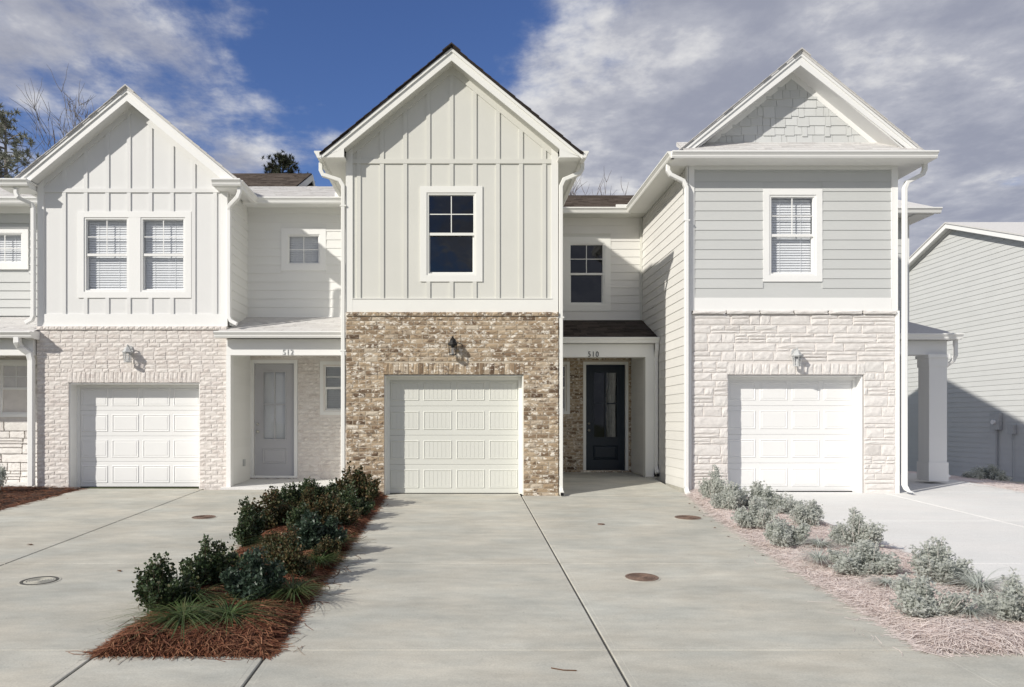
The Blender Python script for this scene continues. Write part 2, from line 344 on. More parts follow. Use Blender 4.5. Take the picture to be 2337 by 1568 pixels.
# ---- lap siding: every board its own object, one shared mesh for each paint
LAPM = {}
def lap_mesh(m):
    if m not in LAPM:
        b = MB().add([(0, 0, 0), (1, 0, 0), (1, -1, 0), (0, -1, 0), (0, 0, 1), (1, 0, 1), (1, -.28, 1), (0, -.28, 1)],
                     [(0, 1, 2, 3), (4, 7, 6, 5), (3, 2, 6, 7), (0, 4, 5, 1), (1, 5, 6, 2), (0, 3, 7, 4)])
        LAPM[m] = b.mesh('siding_board', m)
    return LAPM[m]
def lap(parent, m, facing, plane, u0, u1, z0, z1, holes=(), exp=.178, t=.016, ufun=None):
    z = z0
    while z < z1 - .02:
        h = min(exp + .012, z1 - z + (0 if z + exp < z1 else 0)); segs = [(u0, u1)]
        if ufun: segs = ufun(z + .5 * exp)
        for a, b, p, q in holes:
            if p < z + exp - .01 and q > z + .01:
                segs = [s2 for s in segs for s2 in ((s[0], min(s[1], a)), (max(s[0], b), s[1])) if s2[1] - s2[0] > .03]
        for a, b in segs:
            if facing == '-y': loc, rz = (a, plane, z), 0
            elif facing == '-x': loc, rz = (plane, b, z), R(-90)
            else: loc, rz = (plane, a, z), R(90)
            link('siding_board', lap_mesh(m), parent, loc, (0, 0, rz), (b - a, t, h))
        z += exp

# ---- masonry
def rough_block(seed, nx, nz, amp, taper, eb):
    rnd = random.Random(seed); vs = []; fs = []
    for j in range(nz + 1):
        for i in range(nx + 1):
            u, v = i / nx, j / nz; edge = (i in (0, nx)) or (j in (0, nz))
            uu = u + (0 if i in (0, nx) else rnd.uniform(-.06, .06)); vv = v
            if i in (0, nx): uu += rnd.uniform(0, taper) * (1 if i == 0 else -1)
            if j in (0, nz): vv += rnd.uniform(0, taper * 1.6) * (1 if j == 0 else -1)
            vs.append((uu, (eb if edge else -1 + rnd.uniform(-amp, amp)), vv))
    w = nx + 1
    for j in range(nz):
        for i in range(nx): fs.append((j * w + i, j * w + i + 1, (j + 1) * w + i + 1, (j + 1) * w + i))
    k = len(vs); ring = [i for i in range(w)] + [j * w + nx for j in range(1, nz + 1)] + [nz * w + i for i in range(nx - 1, -1, -1)] + [j * w for j in range(nz - 1, 0, -1)]
    vs += [(vs[i][0], 0, vs[i][2]) for i in ring]; n = len(ring)
    for i in range(n): fs.append((ring[i], k + i, k + (i + 1) % n, ring[(i + 1) % n]))
    return vs, fs
SHAPES = {'brick': [rough_block(100 + i, 3, 2, .045, .03, -.95) for i in range(10)], 'stone': [rough_block(300 + i, 5, 3, .05, .035, -.92) for i in range(12)]}
MASM = {}
def mas_mesh(shape, i, m):
    key = (shape, i, m)
    if key not in MASM:
        vs, fs = SHAPES[shape][i]; MASM[key] = MB().add(vs, fs).mesh(shape, m)
    return MASM[key]
def place_masonry(parent, pieces, shape, m, mj, y, depth, limit=295, name='brick'):
    pieces = sorted(pieces, key=lambda p: -(p[1] - p[0]) * (p[3] - p[2])); joined = MB(); rnd = random.Random(len(pieces))
    for k, (a, b, c, d) in enumerate(pieces):
        i = rnd.randrange(len(SHAPES[shape])); dp = depth * rnd.uniform(.965, 1.035)
        if k < limit: link(name, mas_mesh(shape, i, m), parent, (a, y, c), None, (b - a, dp, d - c))
        else:
            vs, fs = SHAPES[shape][i]; joined.add([(a + v[0] * (b - a), y + v[1] * dp, c + v[2] * (d - c)) for v in vs], fs)
    if joined.v: joined.build('small_' + name + 's', mj, parent, kind='stuff')
def brick_courses(x0, x1, z0, z1, holes, ch=.0815, bl=.227, mj=.011, seed=1):
    rnd = random.Random(seed); out = []; n = max(1, round((z1 - z0) / ch)); ch = (z1 - z0) / n
    for r in range(n):
        a = z0 + r * ch; segs = [(x0, x1)]
        for h in holes:
            if h[2] < a + ch * .6 and h[3] > a + ch * .4: segs = [s2 for s in segs for s2 in ((s[0], min(s[1], h[0])), (max(s[0], h[1]), s[1])) if s2[1] - s2[0] > .02]
        for s0, s1 in segs:
            cuts = [s0]; x = s0 + (bl if r % 2 else bl / 2) + rnd.uniform(-.012, .012)
            while x < s1 - .05: cuts.append(x); x += bl * (.5 if rnd.random() < .07 else 1) + rnd.uniform(-.008, .008)
            cuts.append(s1)
            for p, q in zip(cuts, cuts[1:]):
                dz = rnd.uniform(-.0015, .0015)
                out.append((p + (0 if p == s0 else mj / 2), q - (0 if q == s1 else mj / 2), a + mj / 2 + dz, a + ch - mj / 2 + dz))
    return out
def soldier(x0, x1, z0, z1, w=.0895, mj=.011):
    n = round((x1 - x0) / w); w = (x1 - x0) / n
    return [(x0 + i * w + mj / 2, x0 + (i + 1) * w - mj / 2, z0, z1) for i in range(n)]
def ashlar(x0, x1, z0, z1, holes, seed, mj=.012):
    rnd = random.Random(seed); out = []
    def solid(a, b, c, d):
        segs = [(a, b)]
        for h in holes:
            if h[2] < d - .005 and h[3] > c + .005: segs = [s2 for s in segs for s2 in ((s[0], min(s[1], h[0])), (max(s[0], h[1]), s[1])) if s2[1] - s2[0] > .06]
        return [(p + mj / 2, q - mj / 2, c + mj / 2, d - mj / 2) for p, q in segs]
    zs = [z0]
    while zs[-1] < z1 - .30: zs.append(zs[-1] + rnd.choice((.12, .15, .18, .21)))
    if z1 - zs[-1] > .28: zs.append((zs[-1] + z1) / 2)
    zs.append(z1)
    for a, b in zip(zs, zs[1:]):
        x = x0 - rnd.uniform(0, .3)
        while x < x1:
            w = rnd.uniform(.30, .8); q = min(x + w, x1) if x1 - x - w > .12 else x1; p = max(x, x0)
            if q - p > .06:
                t = rnd.random(); h = b - a
                if t < .55: cs = [a, b]
                elif t < .95: cs = [a, a + h * rnd.choice((.36, .5, .62)), b]
                else: cs = [a, a + h * .34, a + h * .67, b]
                for c, d in zip(cs, cs[1:]):
                    if rnd.random() < (.75 if d - c < .09 else .5) or q - p < .3: out += solid(p, q, c, d)
                    else:
                        k = p + (q - p) * rnd.uniform(.35, .65); out += solid(p, k, c, d) + solid(k, q, c, d)
            x = q if q > x else x + w
    return [o for o in out if o[1] - o[0] > .04 and o[3] - o[2] > .02]

# ---- roofs: strips of shingle tabs
def shingles(parent, name, m, p0, ulen, updir, vlen, ufun=None, exp=.14, seed=1, kind='stuff', uvec=(1, 0, 0)):
    rnd = random.Random(seed); U = Vector(uvec).normalized(); V = Vector(updir).normalized(); Nn = U.cross(V).normalized()
    if Nn.z < 0: Nn = -Nn
    P = Vector(p0); mb = MB(); r = 0; v = 0
    while v < vlen - .01:
        u0, u1 = (0, ulen) if not ufun else ufun(v)
        x = u0
        while x < u1 - .005:
            w = rnd.uniform(.12, .34); q = min(x + w, u1); t = rnd.choice((.008, .010, .015)); e = min(exp + .05, vlen - v)
            A = P + U * x + V * (v - rnd.choice((0, 0, .006))); B = P + U * q + V * v; C = P + U * q + V * (v + e); D = P + U * x + V * (v + e)
            A = P + U * x + V * (v + (B - P - U * q).length * 0); tt = Nn * t; bb = Nn * .002
            mb.add([A + bb, B + bb, C, D, A + tt, B + tt, C + bb, D + bb], [(4, 5, 6, 7), (0, 1, 5, 4), (1, 2, 6, 5), (3, 0, 4, 7)])
            x = q
        v += exp; r += 1
    return mb.build(name, m, parent, kind=kind)

GUT = [(0, 0), (.07, 0), (.085, .028), (.088, .05), (.118, .09), (.125, .095), (.125, .12), (0, .12)]
def gutter_x(parent, x0, x1, yb, zb, m='trim', sub=None):       # along X, back at yb, opening to -y
    mb = MB().prism_x([(yb - a, zb + b) for a, b in GUT], x0, x1); return mb.build('gutter', m, parent)
def gutter_y(parent, xb, sgn, y0, y1, zb, m='trim'):              # along Y, back at xb, front towards sgn*x
    mb = MB().prism_y([(xb + sgn * a, zb + b) for a, b in GUT], y0, y1); return mb.build('gutter', m, parent)
def downspout(parent, path, side, m='trim', w=.085, d=.07, straps=()):
    o = MB().sweep(path, side, w, d).build('downspout', m, parent)
    for s in straps: bx('strap', s[0] - .055, s[0] + .055, s[1] - .046, s[1] + .05, s[2] - .012, s[2] + .012, m, o)
    return o

# ---- windows
def pane(x0, x1, y, z0, z1, m, parent): return MB().add([(x0, y, z0), (x1, y, z0), (x1, y, z1), (x0, y, z1)], [(0, 1, 2, 3)]).build('pane', m, parent)
def window(parent, x0, x1, z0, z1, Y, tw=.115, trim='trim', units=1, grid=True, blinds=False, glass='glass', room='dark', mull=.23, depth=.02, single=False, slat='blind'):
    """casing outside the opening, sash and panes set back from it; (x0..z1) is the outer edge of the casing, Y the wall face"""
    a, b, c, d = x0 + tw, x1 - tw, z0 + tw, z1 - tw
    mb = MB().box(x0, x1, Y - depth, Y + .02, d, z1).box(x0, x1, Y - depth, Y + .02, z0, c).box(x0, a, Y - depth, Y + .02, c, d).box(b, x1, Y - depth, Y + .02, c, d)
    w = mb.build('window', trim, parent)
    us = [(a, b)]
    if units == 2:
        mid = (a + b) / 2; us = [(a, mid - mull / 2), (mid + mull / 2, b)]
        bx('mullion', mid - mull / 2, mid + mull / 2, Y - depth + .002, Y + .06, c, d, trim, w)
    for a, b in us:
        f = .022 if single else .035
        MB().box(a, b, Y - .006, Y + .08, d - f, d).box(a, b, Y - .006, Y + .08, c, c + f).box(a, a + f, Y - .006, Y + .08, c + f, d - f).box(b - f, b, Y - .006, Y + .08, c + f, d - f).build('frame', trim, w)
        a2, b2, c2, d2 = a + f, b - f, c + f, d - f; sf = .016; zm = (c2 + d2) / 2
        if single:
            MB().box(a2, b2, Y + .02, Y + .05, d2 - sf, d2).box(a2, b2, Y + .02, Y + .05, c2, c2 + sf).box(a2, a2 + sf, Y + .02, Y + .05, c2 + sf, d2 - sf).box(b2 - sf, b2, Y + .02, Y + .05, c2 + sf, d2 - sf).build('sash', trim, w)
            up = (a2 + sf, b2 - sf, c2 + sf, d2 - sf)
        else:
            sb = .045
            MB().box(a2, b2, Y + .01, Y + .04, zm - .022, zm + .026).box(a2, b2, Y + .01, Y + .04, d2 - .012, d2).box(a2, a2 + .012, Y + .01, Y + .04, zm + .026, d2 - .012).box(b2 - .012, b2, Y + .01, Y + .04, zm + .026, d2 - .012).build('sash', trim, w)
            MB().box(a2, b2, Y + .042, Y + .068, c2, c2 + .03).box(a2, a2 + .025, Y + .042, Y + .068, c2 + .03, zm - .022).box(b2 - .025, b2, Y + .042, Y + .068, c2 + .03, zm - .022).build('sash', trim, w)
            up = (a2 + .012, b2 - .012, zm + .026, d2 - .012)
            pane(a2 + .02, b2 - .02, Y + .055, c2 + .02, zm, glass, w)
        pane(up[0] - .005, up[1] + .005, Y + .028, up[2] - .005, up[3] + .005, glass, w)
        if grid:
            xm, zz = (up[0] + up[1]) / 2, (up[2] + up[3]) / 2
            MB().box(xm - .008, xm + .008, Y + .016, Y + .024, up[2], up[3]).box(up[0], xm - .008, Y + .016, Y + .024, zz - .008, zz + .008).box(xm + .008, up[1], Y + .016, Y + .024, zz - .008, zz + .008).build('muntin', trim, w)
        if blinds:
            sm = MB(); z = c2 + .03
            while z < d2 - .02:
                sm.add([(a2 + .01, Y + .102, z), (b2 - .01, Y + .102, z), (b2 - .01, Y + .118, z + .0445), (a2 + .01, Y + .118, z + .0445)], [(0, 1, 2, 3)]); z += .047
            for q in (.25, .75):
                xx = a2 + (b2 - a2) * q; sm.box(xx - .003, xx + .003, Y + .098, Y + .100, c2, d2)
            sm.build('blind', slat, w)
    # a shallow room box behind, closed all round; dark colour stands in for shade
    a, b = us[0][0] - .02, us[-1][1] + .02
    MB().box(a, b, Y + .55, Y + .57, c - .1, d + .1).box(a - .02, a, Y + .085, Y + .57, c - .1, d + .1).box(b, b + .02, Y + .085, Y + .57, c - .1, d + .1).box(a, b, Y + .085, Y + .55, d + .1, d + .12).box(a, b, Y + .085, Y + .55, c - .12, c - .1).build('room_box', room, w)
    return w, (x0 + tw, x1 - tw, z0 + tw, z1 - tw)

# ---- garage doors
PANM = {}
def panel_mesh(m, beads):
    if (m, beads) in PANM: return PANM[(m, beads)]
    mb = MB(); w, h = .485, .345
    def ring(a, ya, b, yb):                # inset a at depth ya to inset b at depth yb
        o = [(a, ya, a), (w - a, ya, a), (w - a, ya, h - a), (a, ya, h - a)]; i = [(b, yb, b), (w - b, yb, b), (w - b, yb, h - b), (b, yb, h - b)]
        mb.add(o + i, [(k, (k + 1) % 4, (k + 1) % 4 + 4, k + 4) for k in range(4)])
    ring(0, .002, .011, -.009); ring(.011, -.009, .018, -.009); ring(.018, -.009, .030, .0015)
    if beads:
        ring(.030, .0015, .034, -.003)
        x = .034; n = 6; bw = (w - .068) / n
        for i in range(n):
            a, b = x + i * bw + (.0025 if i else 0), x + (i + 1) * bw - (.0025 if i < n - 1 else 0)
            mb.add([(a, -.003, .034), (b, -.003, .034), (b, -.003, h - .034), (a, -.003, h - .034)], [(0, 1, 2, 3)])
            if i < n - 1:
                c = b + .0025; mb.add([(b, -.003, .034), (c, .004, .034), (c, .004, h - .034), (b, -.003, h - .034), (b + .005, -.003, .034), (b + .005, -.003, h - .034)], [(0, 1, 2, 3), (1, 4, 5, 2)])
    else:
        ring(.028, .0015, .045, -.006); mb.add([(.045, -.006, .045), (w - .045, -.006, .045), (w - .045, -.006, h - .045), (.045, -.006, h - .045)], [(0, 1, 2, 3)])
    PANM[(m, beads)] = mb.mesh('panel', m); return PANM[(m, beads)]
def garage_door(parent, x0, x1, z0, z1, Y, m, beads, tm, Yface, label=None):
    """opening x0..x1, z0..z1 in a wall whose face is at Yface; door leaf at Y"""
    n = 4; sh = (z1 - .02 - z0) / n; mb = MB()
    for i in range(n):
        a = z0 + i * sh + (.0015 if i else .012); b = z0 + (i + 1) * sh - .0015
        mb.prism_x([(Y + .004, a), (Y, a + .006), (Y, b - .006), (Y + .004, b), (Y + .045, b), (Y + .045, a)], x0 + .02, x1 - .02)
    g = mb.build('garage_door', m, parent, label=label)
    bx('bottom_seal', x0 + .02, x1 - .02, Y + .006, Y + .036, z0 - .004, z0 + .012, 'black', g)
    me = panel_mesh(m, beads); iw = x1 - x0 - .1; st = iw / 4
    for i in range(4):
        for j in range(4):
            pw = st - .075
            link('panel', me, g, (x0 + .05 + j * st + (st - pw) / 2, Y - .001, z0 + i * sh + (sh - .345) / 2 + .005), None, (pw / .485, 1, 1))
    # jamb boards that stand in the opening just in front of the leaf
    t = .075; fr = MB().box(x0, x0 + t, Y - .03, Y - .004, z0, z1 - t).box(x1 - t, x1, Y - .03, Y - .004, z0, z1 - t).box(x0, x1, Y - .03, Y - .004, z1 - t, z1)
    fr.box(x0, x0 + .018, Yface + .028, Y - .03, z0, z1 - .018).box(x1 - .018, x1, Yface + .028, Y - .03, z0, z1 - .018).box(x0, x1, Yface + .028, Y - .03, z1 - .018, z1).build('door_jamb', tm, parent)
    bx('garage_interior', x0 - .05, x1 + .05, Y + .06, Y + .08, z0, z1 + .05, 'dark', g)
    return g

# ---- text
def number(parent, txt, x, Y, z, size, m):
    cu = bpy.data.curves.new('house_number', 'FONT'); cu.body = txt; cu.size = size; cu.extrude = .006; cu.space_character = 1.22; cu.align_x = 'CENTER'; cu.offset = -.001
    o = bpy.data.objects.new('tmp', cu); COL.objects.link(o); bpy.context.view_layer.update()
    me = bpy.data.meshes.new_from_object(o.evaluated_get(bpy.context.evaluated_depsgraph_get())); bpy.data.objects.remove(o)
    me.materials.clear(); me.materials.append(M[m])
    return link('house_number', me, parent, (x, Y, z), (R(90), 0, 0), (.82, 1, 1))

def lantern(x, Y, z, label, m, gm, pointed=True):
    """wall lantern: back plate, arm, roof, six bars, glass, candle; z is the bottom of the cage"""
    t = thing('wall_lantern', (x, Y, z), label, 'wall lamp', 'wall lanterns over the garage doors'); yc = Y - .13
    MB().lathe([(.0, 0), (.055, 0), (.055, .02), (.0, .02)], 14).build('tmp', m) if False else None
    pl = MB(); pts = [(.055 * math.cos(a * math.pi / 8), .09 * math.sin(a * math.pi / 8)) for a in range(16)]
    pl.prism_y([(x + p, z + .24 + q) for p, q in pts], Y - .022, Y + .002); pl.build('back_plate', m, t)
    MB().tube([(x, Y - .01, z + .25), (x, Y - .06, z + .30), (x, yc + .02, z + .33), (x, yc, z + .30), (x, yc, z + .27)], [.011, .011, .010, .010, .010], 8).build('arm', m, t)
    MB().lathe([(.092, 0), (.100, .006), (.098, .016), (.078, .032), (.055, .075), (.030, .105), (.012, .118), (.012, .128), (.020, .136), (.010, .15), (.004, .165)], 6, (x, yc, z + .185), R(30)).build('cap', m, t)
    cg = MB().lathe([(.050, 0), (.068, 0), (.068, .014), (.050, .014)], 6, (x, yc, z), R(30)).lathe([(.070, 0), (.086, 0), (.086, .012), (.070, .012)], 6, (x, yc, z + .176), R(30))
    for k in range(6):
        a = R(30) + k * math.pi / 3; cg.tube([(x + .060 * math.cos(a), yc + .060 * math.sin(a), z + .01), (x + .079 * math.cos(a), yc + .079 * math.sin(a), z + .18)], [.006, .006], 5)
    cg.build('cage', m, t)
    MB().lathe([(.055, .014), (.073, .176)], 6, (x, yc, z), R(30)).build('glass_panes', 'glass_pale', t)
    MB().lathe([(.014, 0), (.014, .075), (.010, .085), (.013, .10), (.006, .125)], 8, (x, yc, z + .01)).build('bulb', 'pale_trim', t)
    return t

# ------------------------------------------------------------------ ground
g = MB(); xs = [-400, 400]; ys = [(-400, -1.35), (-12, gz(-12) - .14), (13.29, -.14), (18, -.80), (400, -.80)]
g.add([(x, y, z) for y, z in ys for x in xs], [(2 * i, 2 * i + 1, 2 * i + 3, 2 * i + 2) for i in range(len(ys) - 1)])
g.build('ground', 'lawn', kind='structure')
bx('road', -300, 300, -12, -3.2, gz(-7.6) - .5, gz(-3.2) - .11, 'asphalt', kind='structure')

drive = bx('driveway', -13, 11, -3.0, -2.95, gz(-3) - .13, gz(-3) - .06, 'felt', kind='structure')
def slab(poly, m, zf=None, th=.11):
    zf = zf or (lambda x, y: gz(y)); n = len(poly)
    a = sum(poly[i][0] * poly[(i + 1) % n][1] - poly[(i + 1) % n][0] * poly[i][1] for i in range(n))
    if a < 0: poly = poly[::-1]
    cx = sum(p[0] for p in poly) / n; cy = sum(p[1] for p in poly) / n
    def inset(d):                        # offset of a convex outline
        out = []
        for i in range(n):
            p0, p1, p2 = Vector(poly[i - 1]), Vector(poly[i]), Vector(poly[(i + 1) % n]); e1 = (p1 - p0).normalized(); e2 = (p2 - p1).normalized()
            n1 = Vector((-e1.y, e1.x)); n2 = Vector((-e2.y, e2.x)); b = (n1 + n2).normalized(); out.append(p1 + b * (d / max(.3, b.dot(n1))))
        return out
    rings = [(0, -th), (0, -.010), (.002, -.004), (.007, -.0008), (.045, -.0008), (.048, 0)]; vs = []; fs = []
    for d, z in rings: vs += [(p[0], p[1], zf(p[0], p[1]) + z) for p in (inset(d) if d else [Vector(p) for p in poly])]
    for r in range(len(rings) - 1):
        for i in range(n): fs.append((r * n + i, r * n + (i + 1) % n, (r + 1) * n + (i + 1) % n, (r + 1) * n + i))
    fs.append(tuple((len(rings) - 1) * n + i for i in range(n)))
    return MB().add(vs, fs).build('slab', m, drive)
G1, G2 = .009, .005
YJ = [-3.0, .05, 2.70, 5.35, 8.035, 10.67]
def column(xa, xb, ytop, m, from_row=0, ga=G1, gb=G1):
    ed = YJ[from_row:] + [ytop]
    for y0, y1 in zip(ed, ed[1:]): slab([(xa + ga, y0 + G2), (xb - gb, y0 + G2), (xb - gb, y1 - G2), (xa + ga, y1 - G2)], m)
column(-7.3, -4.96, 14.22, 'concrete'); column(-4.96, -2.60, 14.05, 'concrete')
column(-1.39, 1.06, 13.52, 'concrete')
for y0, y1 in zip(YJ[:3], YJ[1:4]):
    slab([(-2.60 + G1, y0 + G2), (-1.39 - G1, y0 + G2), (-1.39 - G1, y1 - .12), (-2.60 + G1, y1 - .12)] if y1 > 5 else [(-2.60 + G1, y0 + G2), (-1.39 - G1, y0 + G2), (-1.39 - G1, y1 - G2), (-2.60 + G1, y1 - G2)], 'concrete')
    slab([(3.38 + G1, y0 + G2), (5.05 - G1, y0 + G2), (5.05 - G1, y1 - (.06 if y1 > 5 else G2)), (3.38 + G1, y1 - (.06 if y1 > 5 else G2))], 'concrete')
    slab([(5.05 + G1, y0 + G2), (7.75, y0 + G2), (7.75, y1 - G2), (5.05 + G1, y1 - G2)], 'concrete' if y1 < 5 else 'concrete')
    slab([(7.75 + G1, y0 + G2), (10.5, y0 + G2), (10.5, y1 - G2), (7.75 + G1, y1 - G2)], 'concrete')
def redge(y): return 3.40 + .13 * max(0, (y - 5.35) / 2.7) + (.04 * max(0, y - 8.0)) + (.05 * max(0, y - 11.2))     # edge of the 510 walk against the right bed
for y0, y1 in zip(YJ, YJ[1:] + [13.27]):
    slab([(1.06 + G1, y0 + G2), (redge(y0) - (G1 if y0 < 5 else 0), y0 + G2), (redge(y1) - (G1 if y1 < 5.3 else 0), y1 - G2), (1.06 + G1, y1 - G2)], 'concrete')
slab([(1.10, 13.28), (redge(13.27), 13.28), (4.02, 14.2), (4.02, 15.55), (1.10, 15.55)], 'concrete', lambda x, y: gz(13.28) + .064 * (y - 13.28))
slab([(1.10, 15.56), (4.14, 15.56), (4.14, 17.2), (1.10, 17.2)], 'concrete', lambda x, y: .146 + .012 * (y - 15.56))
slab([(-4.60, 14.06), (-1.7, 14.06), (-1.7, 15.75), (-4.60, 15.75)], 'concrete_pale', lambda x, y: .07 + .03 * (y - 14.06), .2)
for y0, y1 in zip(YJ[3:], YJ[4:] + [13.75]):
    slab([(5.05 if y0 < 11 else 4.95, y0 + G2), (7.75 - G1, y0 + G2), (7.75 - G1, y1 - G2), (5.05 if y0 < 11 else 4.95, y1 - G2)], 'concrete_pale')
    slab([(7.75 + G1, y0 + G2), (10.5, y0 + G2), (10.5, y1 - G2), (7.75 + G1, y1 - G2)], 'concrete_pale')
slab([(7.95, 13.76), (10.5, 13.76), (10.45, 17.1), (7.95, 17.1)], 'concrete_pale', lambda x, y: .02 + .06 * min(1.9, y - 13.76))
# felt strips standing in the long joints
for x, ya, yb in ((-4.96, -3, 14.0), (-2.60, -3, 5.2), (-1.39, -3, 5.2), (1.06, -3, 13.24), (3.38, -3, 5.2), (5.05, -3, 5.3), (7.75, -3, 13.7)):
    MB().add([(x - G1, ya, gz(ya) - .012), (x + G1, ya, gz(ya) - .012), (x + G1, yb, gz(yb) - .012), (x - G1, yb, gz(yb) - .012)], [(0, 1, 2, 3)]).build('joint_strip', 'felt', drive)

# ------------------------------------------------------------------ planting beds
def bed(name, xa, xb, ya, yb, top, soil, straw, n, seed, label, hgt=.09):
    rnd = random.Random(seed); nx, ny = 14, 60; mb = MB(); H = {}
    from mathutils import noise as nz_
    def hh(u, v):
        e = min(u, 1 - u, v * (yb - ya) / 1.0, 1.0 if yb > 12 else (1 - v) * (yb - ya)); e = max(0, min(1, e / .16))
        x, y = xa(ya + v * (yb - ya)), ya + v * (yb - ya)
        return -.03 + (hgt * (e ** .5)) * (.75 + .5 * nz_.noise(Vector((u * 3, y * 1.5, seed))))
    def pt(u, v):
        y = ya + v * (yb - ya); a, b = xa(y), xb(y); x = a + u * (b - a)
        return Vector((x, y, top(x, y) + hh(u, v)))
    vs = [pt(i / nx, j / ny) for j in range(ny + 1) for i in range(nx + 1)]; w = nx + 1
    fs = [(j * w + i, j * w + i + 1, (j + 1) * w + i + 1, (j + 1) * w + i) for j in range(ny) for i in range(nx)]
    b = MB().add(vs, fs).build(name, soil, None, smooth=True); b['kind'] = 'structure'
    sm = MB()
    for k in range(n):
        v = rnd.random() ** 1.55; u = rnd.uniform(-.01, 1.01); 
        if rnd.random() < .16: u = rnd.choice((rnd.uniform(-.05, .04), rnd.uniform(.96, 1.05)))
        if rnd.random() < .006: u = rnd.choice((rnd.uniform(-.22, 0), rnd.uniform(1, 1.22)))
        uc = min(1, max(0, u)); p = pt(uc, v); y = ya + v * (yb - ya); p.x += (u - uc) * (xb(y) - xa(y))
        if rnd.random() < .06: p.y -= rnd.uniform(0, .10) if v < .03 else 0
        L = rnd.uniform(.09, .24); a = rnd.uniform(0, 2 * math.pi); lift = rnd.uniform(.0, .035); bend = rnd.uniform(-.9, .9); wd = rnd.uniform(.0011, .0022) * (1 + y * .03)
        d = Vector((math.cos(a), math.sin(a), 0)); q = d.cross(Vector((0, 0, 1))); ps = []
        for s in range(4):
            t = s / 3; c = p + d * (L * (t - .5)) + q * (bend * L * .35 * (t - .5) ** 2 * 2) + Vector((0, 0, .006 + lift * (1 - (2 * t - 1) ** 2) + (rnd.uniform(-.01, .012) if s in (0, 3) else 0)))
            c.z = max(c.z, top(c.x, c.y) + .004); ps.append(c)
        vs = []
        for c in ps: vs += [c + q * wd + Vector((0, 0, wd)), c - q * wd]
        sm.add(vs, [(2 * s, 2 * s + 1, 2 * s + 3, 2 * s + 2) for s in range(3)])
    s_ = sm.build('pine_straw', straw, None); s_['kind'] = 'stuff'; s_['label'] = label; s_['category'] = 'mulch'
    return pt
gtop = lambda x, y: gz(y)
bedL = bed('planting_bed', lambda y: -2.555 + .035 * max(0, y - 10) , lambda y: -1.41, 5.25, 13.22, gtop, 'soil', 'straw', 30000, 3, 'russet pine straw mulch in the bed beside the tan brick wall', .15)
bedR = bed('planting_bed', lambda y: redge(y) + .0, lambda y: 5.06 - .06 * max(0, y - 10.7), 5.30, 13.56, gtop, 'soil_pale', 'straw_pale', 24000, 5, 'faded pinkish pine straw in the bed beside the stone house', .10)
bedF = bed('planting_bed', lambda y: -9.6, lambda y: -7.31, 8.5, 14.2, gtop, 'soil', 'straw', 7000, 8, 'dark brown pine straw in the bed against the far drive', .08)
bedN = bed('planting_bed', lambda y: 10.5, lambda y: 17.9, 12.0, 27.0, lambda x, y: min(gz(y), .03) - .10 * (x - 10.5), 'soil_pale', 'straw_pale', 16000, 9, 'faded pine straw strip along the grey gable wall', .10)

